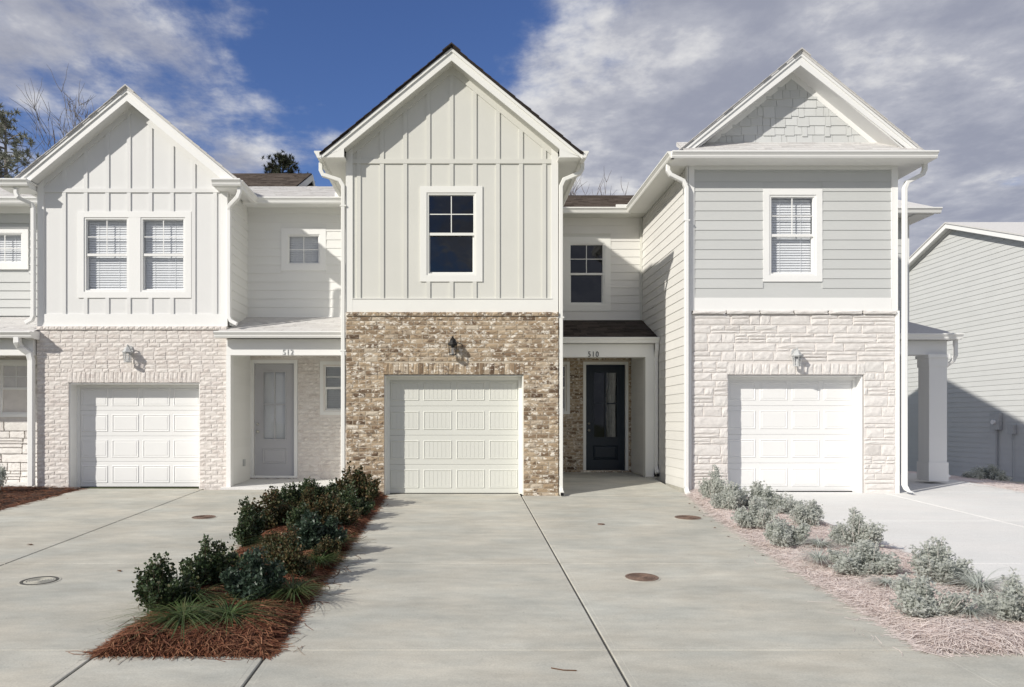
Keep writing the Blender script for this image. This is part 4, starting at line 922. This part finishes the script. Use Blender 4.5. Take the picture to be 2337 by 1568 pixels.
sr = MB().prism_x([(14.02, 2.99), (14.02, 3.01), (15.59, 3.515), (15.59, 3.47)], -4.66, -2.10).build('porch_roof', 'roof_pale', HL)
shingles(sr, 'shingles', 'roof_pale', (-4.66, 13.99, 3.015), 2.56, (0, 1, .322), 1.68, seed=42, ufun=lambda v: (0 if v < .2 else .13, 2.56))
gutter_x(HL, -4.68, -2.13, 14.03, 2.91, 'pale_trim')
bx('porch_beam', -4.52, -2.10, 14.17, 14.36, 2.60, 2.91, 'pale_trim', HL)
bx('porch_ceiling', -4.5, -2.10, 14.36, YB, 2.72, 2.74, 'pale_trim', HL)
bx('porch_post', -4.525, -4.44, 14.172, 14.36, .06, 2.60, 'pale_trim', HL)
wg = bx('wing_wall', -4.527, -4.47, 14.36, YB, .06, 2.72, 'pale_side', HL)
lap(wg, 'pale_side', '+x', -4.468, 14.36, YB - .05, .10, 2.72, t=.012)
bx('outlet_cover', -4.455, -4.43, 15.02, 15.12, .42, .56, 'grey_metal', HL)
ew = holes_mb(-4.5, -2.08, .06, 2.74, YB + .009, YB + .2, [(-4.49, -3.47, .06, 2.63), (-2.9, -2.2, 1.55, 2.5)]).build('entry_wall', 'mortar_pale', HL)
place_masonry(ew, brick_courses(-4.46, -2.09, .10, 2.74, [(-4.48, -3.47, .17, 2.64), (-3.01, -1.9, 1.46, 2.61)], seed=19), 'brick', 'brickp_j', 'brickp_j', YB + .09, .093, 0)
window(HL, -3.0, -2.11, 1.47, 2.60, YB + .02, tw=.07, trim='pale_trim', glass='glass_pale', room='pale_room', blinds=True, slat='grey_metal')
entry_door(HL, -4.40, -3.55, .215, 2.555, YB + .06, 'grey_door', 'pale_trim', 'glass_pale', blind=True)
number(HL, '512', W(657, 808, 14.17)[0], 14.162, W(657, 809.5, 14.17)[1], .150, 'grey_metal')

# ======== far left unit, only its recess shows
HF = thing('townhouse', (-9.9, 15.6, 0), 'faded grey-sided recess of a townhouse with small square window and stone porch wall', 'house', 'attached townhouses')
a, b = W(-45, 518, YB), W(65, 615, YB)
w4, hole4 = window(HF, a[0], b[0], b[1], a[1], YB, tw=.13, trim='pale_trim', single=True, blinds=True, glass='glass_pale', room='pale_room')
bf = holes_mb(-11.8, -8.2, -.1, 5.95, YB + .03, YB + .12, [hole4]).build('bay_wall', 'far_side', HF)
lap(bf, 'grey_side', '-y', YB + .03, -11.8, -8.19, 3.56, 5.76, [(a[0], b[0], b[1], a[1])], t=.03)
bx('frieze_board', -11.8, -8.19, YB - .02, YB + .03, 5.72, 5.86, 'pale_trim', bf)
gutter_x(HF, -11.8, -8.4, YB - .38, 5.80, 'pale_trim'); bx('eave_soffit', -11.8, -8.2, YB - .38, YB + .03, 5.86, 5.88, 'pale_trim', HF)
mr = MB().prism_x([(15.2, 5.88), (15.2, 5.90), (17.7, 6.94), (21.9, 5.2), (21.9, 5.18), (17.7, 6.90)], -11.8, -8.205).build('main_roof', 'roof_pale', HF)
shingles(mr, 'shingles', 'roof_pale', (-11.8, 15.18, 5.905), 3.0, (0, 1, .416), 2.72, seed=43)
sr = MB().prism_x([(14.02, 2.99), (14.02, 3.01), (15.6, 3.515), (15.6, 3.47)], -11.8, -8.16).build('porch_roof', 'roof_pale', HF)
shingles(sr, 'shingles', 'roof_pale', (-11.8, 13.99, 3.015), 3.64, (0, 1, .322), 1.68, seed=44)
gutter_x(HF, -11.8, -8.13, 14.03, 2.91, 'pale_trim'); bx('return_cap', -8.3, -8.13, 14.03, 14.23, 2.90, 3.05, 'pale_trim', HF)
bx('porch_beam', -11.8, -8.22, 14.17, 14.36, 2.60, 2.91, 'pale_trim', HF)
downspout(HF, [(-8.42, 14.0, 2.92), (-8.42, 14.0, 2.82), (-8.40, 14.06, 2.74), (-8.27, 14.14, 2.62), (-8.25, 14.16, 2.5), (-8.25, 14.16, .10)], (0, 1, 0), 'pale_trim', w=.1, d=.11)
fs = bx('porch_stone_wall', -11.8, -8.2, YB - .06, YB + .028, -.1, 2.9, 'mortar_pale', HF)
place_masonry(fs, ashlar(-11.8, -8.2, .02, 2.75, [(-9.77, -8.96, 1.40, 2.64)], 78), 'stone', 'stone', 'stone', YB - .055, .06, 200, name='stone')
window(HF, -9.75, -8.98 + .0, 1.42, 2.62, YB - .09, tw=.07, trim='pale_trim', glass='glass_pale', room='pale_room')
bx('porch_slab', -11.8, -8.2, 14.2, YB, -.1, .06, 'concrete_pale', HF)

# ======== house seen at the right edge: a gable end along the side yard
HN = thing('house', (22.0, 27.0, -.75), 'faded grey lap-sided house gable end standing across the side yard from the porch column', 'house')
XN = 18.0; yA, zA, spn = 27.13, 8.60, .372; hs_ = 8.0
nw = MB().prism_x([(yA - hs_, -.9), (yA + hs_, -.9), (yA + hs_, zA - spn * hs_ - .12), (yA, zA - .12), (yA - hs_, zA - spn * hs_ - .12)], XN, XN + .2).build('gable_wall', 'far_side', HN)
def gs(z):
    d = min(hs_, (zA - .12 - z - .08) / spn); return [(yA - d, yA + d)] if d > .1 else []
lap(nw, 'far_side', '-x', XN, 0, 0, -.64, zA - .2, ufun=gs, t=.020)
for s in (-1, 1):
    pl = lambda d, o: (yA + s * d, zA - spn * d + o)
    r = MB().prism_x([pl(0, .05), pl(hs_ + .4, .05), pl(hs_ + .4, .0), pl(0, 0)], XN - .30, XN + 9).build('roof', 'roof_pale', HN)
    MB().prism_x([pl(0, 0), pl(hs_ + .38, 0), pl(hs_ + .38, -.17), pl(0, -.17)], XN - .27, XN - .24).build('rake_board', 'pale_trim', r)
    MB().prism_x([pl(0, -.10), pl(hs_ + .38, -.10), pl(hs_ + .38, -.13), pl(0, -.13)], XN - .24, XN - .021).build('rake_soffit', 'pale_trim', r)
    MB().prism_x([pl(0, -.13), pl(hs_, -.13), pl(hs_, -.24), pl(0, -.24)], XN - .03 - (.001 if s > 0 else 0), XN).build('frieze_board', 'pale_panel', nw)
bx('side_wall', XN + .2, XN + 9, yA - hs_, yA - hs_ + .2, -.9, 5.4, 'far_side', HN); bx('back_wall', XN + .2, XN + 9, yA + hs_ - .2, yA + hs_, -.9, 5.4, 'far_side', HN)
def onN(x, y): Y = XN * F / (x - PX); return Y, CZ + (PY - y) * Y / F
def meter(x, y, w, h, name, label, round_=False, pole=None):
    Y, z = onN(x, y); t = thing(name, (XN - .05, Y, z), label, 'utility box')
    bx('box', XN - .13, XN - .0195, Y - w / 2, Y + w / 2, z - h / 2, z + h / 2, 'grey_metal', t)
    bx('lid', XN - .145, XN - .13, Y - w / 2 - .008, Y + w / 2 + .008, z - h / 2, z + h / 2 + .008, 'grey_metal', t)
    if round_:
        n = 14; vs = []
        for xx in (XN - .13, XN - .22): vs += [(xx, Y + .08 * math.cos(2 * math.pi * j / n), z - .02 + .08 * math.sin(2 * math.pi * j / n)) for j in range(n)]
        MB().add(vs, [(j, (j + 1) % n, n + (j + 1) % n, n + j) for j in range(n)] + [tuple(range(n, 2 * n))]).build('meter_dial', 'pale_trim', t)
    MB().tube([(XN - .07, Y, z - h / 2), (XN - .07, Y, -.74)], [pole or .03] * 2, 8).build('conduit', 'grey_metal', t)
meter(2279, 962, .40, .55, 'electric_meter', 'grey electric meter box on conduit against the grey gable wall', True, .032)
meter(2315, 980, .24, .31, 'utility_box', 'small pale utility box with thin cable on the grey gable wall', False, .012)

# ======== roof of a further building behind 512
HB = thing('house', (-8.5, 26, 0), 'house behind with dark brown shingle roof and white rake showing over the recess', 'house')
y0, zr = 27.0, W(600, 397, 27.0)[1]
xr_ = W(712, 400, 27)[0]; xl_ = W(440, 400, 27)[0]
MB().prism_x([(y0, zr), (y0 - 4.2, zr - 2.1), (y0 - 4.2, zr - 2.18), (y0, zr - .1), (y0 + 4.2, zr - 2.18), (y0 + 4.2, zr - 2.1)], xl_, xr_).build('roof', 'roof', HB)
shingles(HB, 'shingles', 'roof_brown', (xl_, y0 - 4.22, zr - 2.09), xr_ - xl_, (0, 1, .5), 4.72, exp=.16, seed=61)
MB().prism_x([(y0, zr - .02), (y0 - 4.2, zr - 2.12), (y0 - 4.2, zr - 2.35), (y0, zr - .25), (y0 + 4.2, zr - 2.35), (y0 + 4.2, zr - 2.12)], xr_ - .01, xr_ + .03).build('rake_board', 'trim', HB)
bx('wall', xl_ + .2, xr_ - .6, y0 - 3.8, y0 + 3.8, -.1, zr - 2.2, 'cream', HB)
MB().prism_x([(y0, zr - .2), (y0 - 3.8, zr - 2.1), (y0 + 3.8, zr - 2.1)], xr_ - .9, xr_ - .6).build('gable', 'cream', HB)
mrb = MB().prism_x([(y0 - 4, zr - 2.0), (y0 - 1, zr - .78), (y0 - 1, zr - .9), (y0 - 4, zr - 2.1)], xr_ + .1, xr_ + 3.2).build('lower_roof', 'roof_brown', HB)

# ------------------------------------------------------------------ plants
def shrub_mesh(seed, m, n_stem, leaf, spread, height, per):
    rnd = random.Random(seed); mb = MB(); st = MB()
    lobes = []
    for i in range(rnd.randint(5, 7)):
        a = i * 2.4 + rnd.uniform(-.5, .5); r = spread * (0 if i == 0 else rnd.uniform(.45, .95)); lobes.append((r * math.cos(a), r * math.sin(a), height * (rnd.uniform(.9, 1.15) if i == 0 else rnd.uniform(.42, 1.0)), spread * rnd.uniform(.16, .34)))
    for k in range(n_stem):
        lx, ly, lh, lr = lobes[k % len(lobes)]
        tip = Vector((lx + rnd.gauss(0, lr * .75), ly + rnd.gauss(0, lr * .75), 0)); rr = tip.length; a = math.atan2(tip.y, tip.x)
        tip.z = max(.05, lh * rnd.uniform(.6, 1.1) * (1 - .25 * min(1, rr / spread) ** 2))
        b = Vector((tip.x * .3, tip.y * .3, 0)); mid = (b + tip) / 2 + Vector((rr * .10 * math.cos(a), rr * .10 * math.sin(a), -.02 * height))
        if k % 2 == 0: st.tube([b, mid, tip], [.005, .004, .002], 4)
        for i in range(per):
            t = rnd.random() ** .62; p = b.lerp(mid, t * 2) if t < .5 else mid.lerp(tip, t * 2 - 1)
            p = p + Vector((rnd.gauss(0, 1), rnd.gauss(0, 1), rnd.gauss(0, .8))) * (.012 + .022 * (1 - t))
            if p.z < .01: p.z = .01 + rnd.random() * .03
            d = Vector((rnd.gauss(0, 1), rnd.gauss(0, 1), rnd.gauss(.55, .7))).normalized(); s = d.cross(Vector((rnd.gauss(0, 1), rnd.gauss(0, 1), rnd.gauss(0, 1)))).normalized(); nn = d.cross(s)
            L = leaf * rnd.uniform(.7, 1.25); w = L * .38
            mb.add([p, p + d * L * .5 + s * w + nn * w * .3, p + d * L, p + d * L * .5 - s * w + nn * w * .3], [(0, 1, 2), (0, 2, 3)])
    return mb.mesh('foliage', m), st.mesh('stems', 'stem_pale' if 'pale' in m else 'stem')
def grass_mesh(seed, m, n, L0):
    rnd = random.Random(seed); mb = MB()
    for k in range(n):
        a = rnd.uniform(0, 2 * math.pi); d = Vector((math.cos(a), math.sin(a), 0)); q = d.cross(Vector((0, 0, 1))); L = L0 * rnd.uniform(.55, 1.2); up = rnd.uniform(.35, 1.0); r0 = rnd.uniform(0, .05)
        vs = []; w = rnd.uniform(.0032, .0055)
        for s in range(6):
            t = s / 5; p = d * (r0 + L * t * (.35 + .65 * t) * (1.15 - up * .4)) + Vector((0, 0, max(.006, L * up * (t - .95 * t * t * (1.25 - up * .55)))))
            ww = w * (1 - t * .85); vs += [p + q * ww, p - q * ww]
        mb.add(vs, [(2 * s, 2 * s + 1, 2 * s + 3, 2 * s + 2) for s in range(5)])
    return mb.mesh('blades', m)
SH = {}
def shrub(x, y, z, w, h, kind, seed, label, group=None):
    key = (kind, seed % 5)
    if key not in SH: SH[key] = shrub_mesh(seed % 5 * 17 + len(kind) + 5, {'dark': 'leaf', 'rust': 'leaf_rust', 'blue': 'leaf_blue', 'pale': 'leaf_pale'}[kind], 96, .030 if kind != 'blue' else .038, .235, .37, 50)
    f, s = SH[key]; o = bpy.data.objects.new('shrub', None); COL.objects.link(o); o.location = (x, y, z); o.rotation_euler = (0, 0, seed * 1.7)
    k = (w / .50, w / .50, h / .38); tag(o, label, 'shrub', group)
    for nm, me in (('foliage', f), ('stems', s)): c = link(nm, me, None); c.parent = o; c.scale = k
    return o
GR = {}
def grass(x, y, z, r, pale, seed, label, group=None):
    key = (pale, seed % 3)
    if key not in GR: GR[key] = grass_mesh(seed % 3 + 90, 'grass_pale' if pale else 'grass', 190, .34)
    o = bpy.data.objects.new('grass_clump', None); COL.objects.link(o); o.location = (x, y, z); o.rotation_euler = (0, 0, seed * 2.1); tag(o, label, 'grass clump', group)
    c = link('blades', GR[key]); c.parent = o; c.scale = (r / .30, r / .30, r / .34 * (.62 if 'flo' in label or 'flat' in label or 'wide' in label else .9))
    return o
def gnd(px, py):                                # picture point on the sloping drive plane -> X, Y
    Y = 237 * 13.29 / (py - 893); return (px - PX) * Y / F, Y
GL = 'shrubs in the pine straw bed'
lefts = [  # centre px, base py, width px, top py, kind, label
 (358, 1408, 124, 1327, 'dark', 'dark green broadleaf shrub at the open front end of the russet straw bed'),
 (466, 1362, 122, 1281, 'dark', 'rounded dark shrub behind the front shrub, on the open drive side of the russet bed'),
 (575, 1391, 112, 1310, 'blue', 'blue-green broadleaf shrub beside the wide grass clump in the russet bed'),
 (652, 1338, 100, 1258, 'rust', 'bronze-tipped shrub right behind the blue-green shrub in the russet bed'),
 (560, 1256, 80, 1187, 'dark', 'dark shrub with open upright twigs halfway along the drive side of the russet bed'),
 (612, 1218, 96, 1157, 'rust', 'loose olive shrub just behind the open-twigged shrub in the russet bed'),
 (706, 1272, 112, 1204, 'blue', 'grey-green shrub in the middle of the russet bed beside the 510 drive'),
 (652, 1192, 72, 1133, 'dark', 'dark upright shrub two places short of the tan brick pier'),
 (715, 1170, 82, 1118, 'dark', 'dark green shrub beside the tall brick-pier shrub, on the 512 drive side'),
 (748, 1215, 92, 1150, 'rust', 'olive bronze-tipped shrub along the 510 drive edge of the russet bed'),
 (812, 1158, 90, 1084, 'rust', 'tall bronze-tipped shrub standing against the tan brick pier'),
 (790, 1186, 84, 1130, 'dark', 'low dark shrub just in front of the tall brick-pier shrub'),
 (690, 1232, 70, 1178, 'dark', 'small dark shrub filling the russet bed between two olive shrubs'),
 (738, 1296, 58, 1256, 'rust', 'low bronze shrub between the grey-green shrub and the 510 drive'),
 (622, 1292, 60, 1248, 'rust', 'low bronze shrub in front of the open-twigged shrub'),
 (700, 1196, 70, 1146, 'rust', 'bronze shrub tucked behind the small dark shrub'),
 (838, 1146, 44, 1122, 'rust', 'small bronze shrub at the foot of the tan brick pier by the garage'),
]
for i, (cx_, by, wp, ty, kd, lb) in enumerate(lefts):
    x, y = gnd(cx_, by); s = F / y; shrub(x, y + .10, gz(y) + .045, wp / s * 1.22, (by - ty) / s * 1.18 + .08, kd, i * 5 + 1 + i // 3, lb, GL)
GG = 'grass clumps in the pine straw bed'
for i, (cx_, by, rp, lb) in enumerate([
 (432, 1398, 58, 'arching green grass clump beside the front dark shrub'), (415, 1438, 78, 'wide flopped grass clump near the straw bed front edge'), (520, 1432, 72, 'flattened pale-tipped grass clump near the straw bed front edge'),
 (545, 1312, 50, 'arching grass clump behind the rounded dark shrub'), (668, 1378, 52, 'olive grass clump between the blue-green shrub and the 510 drive'), (728, 1304, 42, 'green grass clump behind the olive clump along the 510 drive'), (778, 1255, 34, 'small grass clump beside the grey-green shrub on the 510 drive edge'), (635, 1262, 40, 'sparse upright grass clump in the middle of the russet bed')]):
    x, y = gnd(cx_, by); grass(x, y + .03, gz(y) + .085, rp * y / F * 1.95, False, i, lb, GG)
GRr = 'faded shrubs by the stone house'
rights = [(1634, 1150, 66, 1088, 'faded upright shrub against the stone garage pier'), (1672, 1172, 72, 1120, 'faded shrub next to the stone-pier shrub, on the walk side'), (1732, 1168, 78, 1112, 'faded shrub next to the stone-pier shrub, on the white drive side'),
 (1728, 1212, 82, 1150, 'faded low shrub, third from the stone pier on the walk side'), (1790, 1178, 80, 1138, 'faded shrub with a reaching twig, second from the stone pier on the white drive side'), (1852, 1214, 76, 1160, 'faded loose shrub, third from the stone pier on the white drive side'),
 (1800, 1256, 86, 1204, 'faded shrub on the walk side behind the two low grass clumps'), (1962, 1260, 90, 1194, 'faded tall-topped shrub midway along the white drive edge'), (1985, 1324, 130, 1265, 'faded wide shrub in the middle of the pale straw'),
 (2157, 1342, 118, 1264, 'faded large shrub right beside the big arching grass clump'), (2125, 1424, 130, 1345, 'faded broad shrub nearest the straw corner by the sidewalk'), (2345, 1436, 130, 1336, 'faded shrub past the big arching grass clump at the white drive corner')]
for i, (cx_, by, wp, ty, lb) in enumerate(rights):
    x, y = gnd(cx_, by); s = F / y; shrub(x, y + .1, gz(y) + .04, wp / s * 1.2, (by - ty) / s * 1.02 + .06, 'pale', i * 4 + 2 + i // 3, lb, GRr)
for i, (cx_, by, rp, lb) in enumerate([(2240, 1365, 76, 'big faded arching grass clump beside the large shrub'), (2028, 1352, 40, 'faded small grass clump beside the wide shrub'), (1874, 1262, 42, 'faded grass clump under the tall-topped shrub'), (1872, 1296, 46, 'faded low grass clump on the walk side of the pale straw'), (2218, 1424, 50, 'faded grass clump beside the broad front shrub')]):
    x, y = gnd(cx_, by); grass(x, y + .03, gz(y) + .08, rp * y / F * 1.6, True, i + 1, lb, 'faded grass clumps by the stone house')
x, y = -8.75, 12.6
shrub(-8.55, 13.4, gz(13.4) + .03, .55, .55, 'pale', 3, 'faded shrub below the stone porch wall past the far drive', None)
shrub(-7.95, 12.05, gz(12) + .03, .40, .22, 'dark', 4, 'low dark shrub in the straw beside the far drive edge', None)
shrub(-8.4, 12.5, gz(12.4) + .03, .5, .28, 'dark', 7, 'dark shrub below the faded one past the far drive', None)
shrub(16.8, 23.4, -.62, 1.0, .62, 'pale', 5, 'faded shrub under the electric meter by the gable wall', None)
shrub(15.6, 22.6, -.50, .7, .35, 'pale', 8, 'faded small shrub at the white drive edge near the porch column', None)
lg = MB(); rnd = random.Random(5)
for k in range(5000):
    px_l = Vector((rnd.uniform(15.6, 17.6), rnd.uniform(20.3, 22.6), -.56)); a = rnd.uniform(0, 6.28); q = Vector((math.cos(a), math.sin(a), 0)) * .003; lg.add([px_l - q, px_l + q, px_l + Vector((rnd.gauss(0, .02), rnd.gauss(0, .02), rnd.uniform(.05, .10)))], [(0, 1, 2)])
o = lg.build('lawn_grass', 'lawn_blade'); o['kind'] = 'stuff'; o['label'] = 'faded patch of lawn beside the pine straw strip'; o['category'] = 'grass'

# ------------------------------------------------------------------ trees
def bare_tree(x, y, h, label, m, seed, r0=.16, lean=0, dens=1.0, spread=.55, twigs=5):
    h *= .80
    rnd = random.Random(seed); t = MB(); b = MB()
    def br(p, d, L, r, lv):
        n = 4; pts = [p]; rr = [r]; q = p.copy(); dd = d.copy()
        for i in range(n):
            dd = (dd + Vector((rnd.gauss(0, .12), rnd.gauss(0, .12), rnd.gauss(.03, .08)))).normalized(); q = q + dd * (L / n); pts.append(q.copy()); rr.append(r * (1 - .62 * (i + 1) / n))
        (t if lv == 0 else b).tube(pts, rr, 5 if lv < 2 else 3)
        if lv >= twigs: return
        kids = rnd.randint(3, 4) if lv < 3 else 3
        for k in range(int(kids * dens + .5) + (2 if lv == 0 else 0)):
            i = rnd.randint(2 if lv else 2, n); base = pts[i]; a = rnd.uniform(0, 6.28); o = dd.orthogonal().normalized(); o.rotate(Matrix.Rotation(a, 3, dd))
            br(base, (dd + o * rnd.uniform(spread * .7, spread * 1.5) + Vector((0, 0, .12))).normalized(), L * rnd.uniform(.5, .72), max(.013, rr[i] * .68), lv + 1)
    br(Vector((x, y, -.1)), Vector((lean, 0, 1)).normalized(), h * .52, r0, 0)
    o = thing('bare_tree', (x, y, -.1), label, 'tree', 'bare trees behind the houses'); t.build('trunk', m, o); b.build('crown', m, o); return o
def pine(x, y, h, w, label, mn, mb_, seed, low=.35, n=90):
    rnd = random.Random(seed); o = thing('pine_tree', (x, y, -.1), label, 'tree', 'pines behind the houses'); t = MB(); c = MB()
    t.tube([(x, y, -.1), (x + .1, y, h * .5), (x, y, h * .98)], [.22, .15, .03], 7)
    for k in range(n):
        v = low + (1 - low) * (k + rnd.random()) / n; z = h * v; a = rnd.uniform(0, 6.28); L = w * (1.05 - ((v - low) / (1 - low)) ** 1.6) * rnd.uniform(.45, 1.05) + .25
        e = Vector((x + L * math.cos(a), y + L * math.sin(a), z + L * rnd.uniform(.05, .4))); t.tube([(x, y, z), e], [.03, .012], 4)
        for j in range(int(4 + L * 3)):
            p = Vector((x, y, z)).lerp(e, rnd.uniform(.45, 1.05)) + Vector((rnd.gauss(0, .18), rnd.gauss(0, .18), rnd.gauss(0, .14)))
            for q in range(26):
                d = Vector((rnd.gauss(0, 1), rnd.gauss(0, 1), rnd.gauss(.3, .9))).normalized(); s = d.orthogonal().normalized() * .022; l_ = rnd.uniform(.12, .26)
                c.add([p + s, p - s, p + d * l_], [(0, 1, 2)])
    t.build('trunk', mb_, o); c.build('crown', mn, o); return o
x, z = W(645, 363, 42); pine(x, 42, z, 1.45, 'dark pine crown rising behind the brown roof between the gables', 'needle', 'bark', 3, .86, 60)
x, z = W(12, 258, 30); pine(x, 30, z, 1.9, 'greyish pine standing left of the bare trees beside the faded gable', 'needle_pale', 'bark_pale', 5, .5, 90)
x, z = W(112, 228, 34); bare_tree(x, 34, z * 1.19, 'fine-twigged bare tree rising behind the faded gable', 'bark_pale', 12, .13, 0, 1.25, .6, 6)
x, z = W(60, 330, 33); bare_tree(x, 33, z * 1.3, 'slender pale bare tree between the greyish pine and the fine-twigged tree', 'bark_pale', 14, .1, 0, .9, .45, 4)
x, z = W(-150, 40, 24); bare_tree(x, 24, z, 'tall bare tree reaching long branches past the greyish pine', 'bark', 19, .16, .0, .8, .75, 4)
x, z = W(1318, 375, 30); bare_tree(x, 30, z * 1.04, 'bare tree behind the brown shingle roof right of the middle gable', 'bark', 23, .11, .02, .9, .6)
x, z = W(1240, 300, 32); bare_tree(x, 32, z * 1.1, 'bare treetop just clearing the right slope of the middle gable', 'bark', 27, .12, 0, .9, .45)

# ------------------------------------------------------------------ small things on the drive
def cover(px, py, r, label, m='iron', ring=True):
    x, y = gnd(px, py); z = gz(y); t = thing('utility_cover', (x, y, z), label, 'manhole cover', 'round utility covers set in the drives')
    def disc(r0, r1, h, h0=-.01):
        n = 26; mb = MB(); vs = []
        for rr, zz in ((r1, h0), (r1, h), (r0, h), (r0, h0)): vs += [(x + rr * math.cos(2 * math.pi * j / n), y + rr * math.sin(2 * math.pi * j / n), gz(y + rr * math.sin(2 * math.pi * j / n)) + zz) for j in range(n)]
        mb.add(vs, [(k * n + j, k * n + (j + 1) % n, (k + 1) * n + (j + 1) % n, (k + 1) * n + j) for k in range(3) for j in range(n)]); return mb
    disc(r * .86, r, .008).build('rim', m, t); d = disc(.001, r * .83, .005)
    for k in range(5):
        a = r * (.12 + .14 * k); d2 = disc(a, a + r * .05, .009, .004); d.add(d2.v, d2.f)
    d.build('lid', 'concrete' if m == 'felt' else m, t)
    if r > .1: disc(r, r * 1.12, .004, -.006).build('surround', 'concrete', t)
cover(1465, 1317, .165, 'rusty round cover on the 510 walk nearest the sidewalk'); cover(1570, 1181, .19, 'dark rusty cover at the 510 walk edge by the stone house bed')
cover(465, 1180, .17, 'rusty brown cover on the 512 drive beside the russet bed'); cover(90, 1325, .17, 'grey rimmed cover on the 512 drive out in the open', 'felt'); cover(1372, 1196, .05, 'tiny cleanout cap on the 510 walk')
rnd = random.Random(9)
def leaf_bit(px, py, L, label=None, m='dead_leaf'):
    x, y = gnd(px, py); mb = MB(); a = rnd.uniform(0, 6.28); d = Vector((math.cos(a), math.sin(a), 0)); q = Vector((-d.y, d.x, 0)); p = Vector((x, y, gz(y) + .004)); u = Vector((0, 0, 1))
    mb.add([p - d * L / 2, p + q * L * .28 + u * .012, p + d * L / 2 + u * .006, p - q * L * .26 + u * .008, p + u * .003], [(0, 4, 1), (1, 4, 2), (2, 4, 3), (3, 4, 0)])
    o = mb.build('fallen_leaf', m); tag(o, label or 'small dry brown leaf fallen on the concrete along the pale straw bed', 'leaf', 'fallen leaves')
leaf_bit(68, 1243, .11, 'greenish leaf lying on the far slab of the 512 drive'); leaf_bit(272, 1303, .09, 'curled brown leaf in the middle of the 512 drive')
for px, py in ((1582, 1150), (1590, 1158), (1600, 1166), (1612, 1178), (1624, 1190), (1640, 1205), (1665, 1225), (1700, 1246), (1742, 1268)): leaf_bit(px + rnd.uniform(-10, 2), py, rnd.uniform(.03, .06))
def twig(pts, label):
    P = []
    for px, py in pts: x, y = gnd(px, py); P.append((x, y, gz(y) + .005))
    tag(MB().tube(P, [.004] * len(P), 5).build('twig', 'dead_leaf'), label, 'twig')
twig([(1258, 1524), (1285, 1529), (1316, 1530)], 'thin reddish twig lying on the sidewalk slab before the 510 drive')
twig([(745, 1310), (762, 1318), (772, 1310), (775, 1300)], 'dark curled twig at the russet bed edge on the 510 drive')
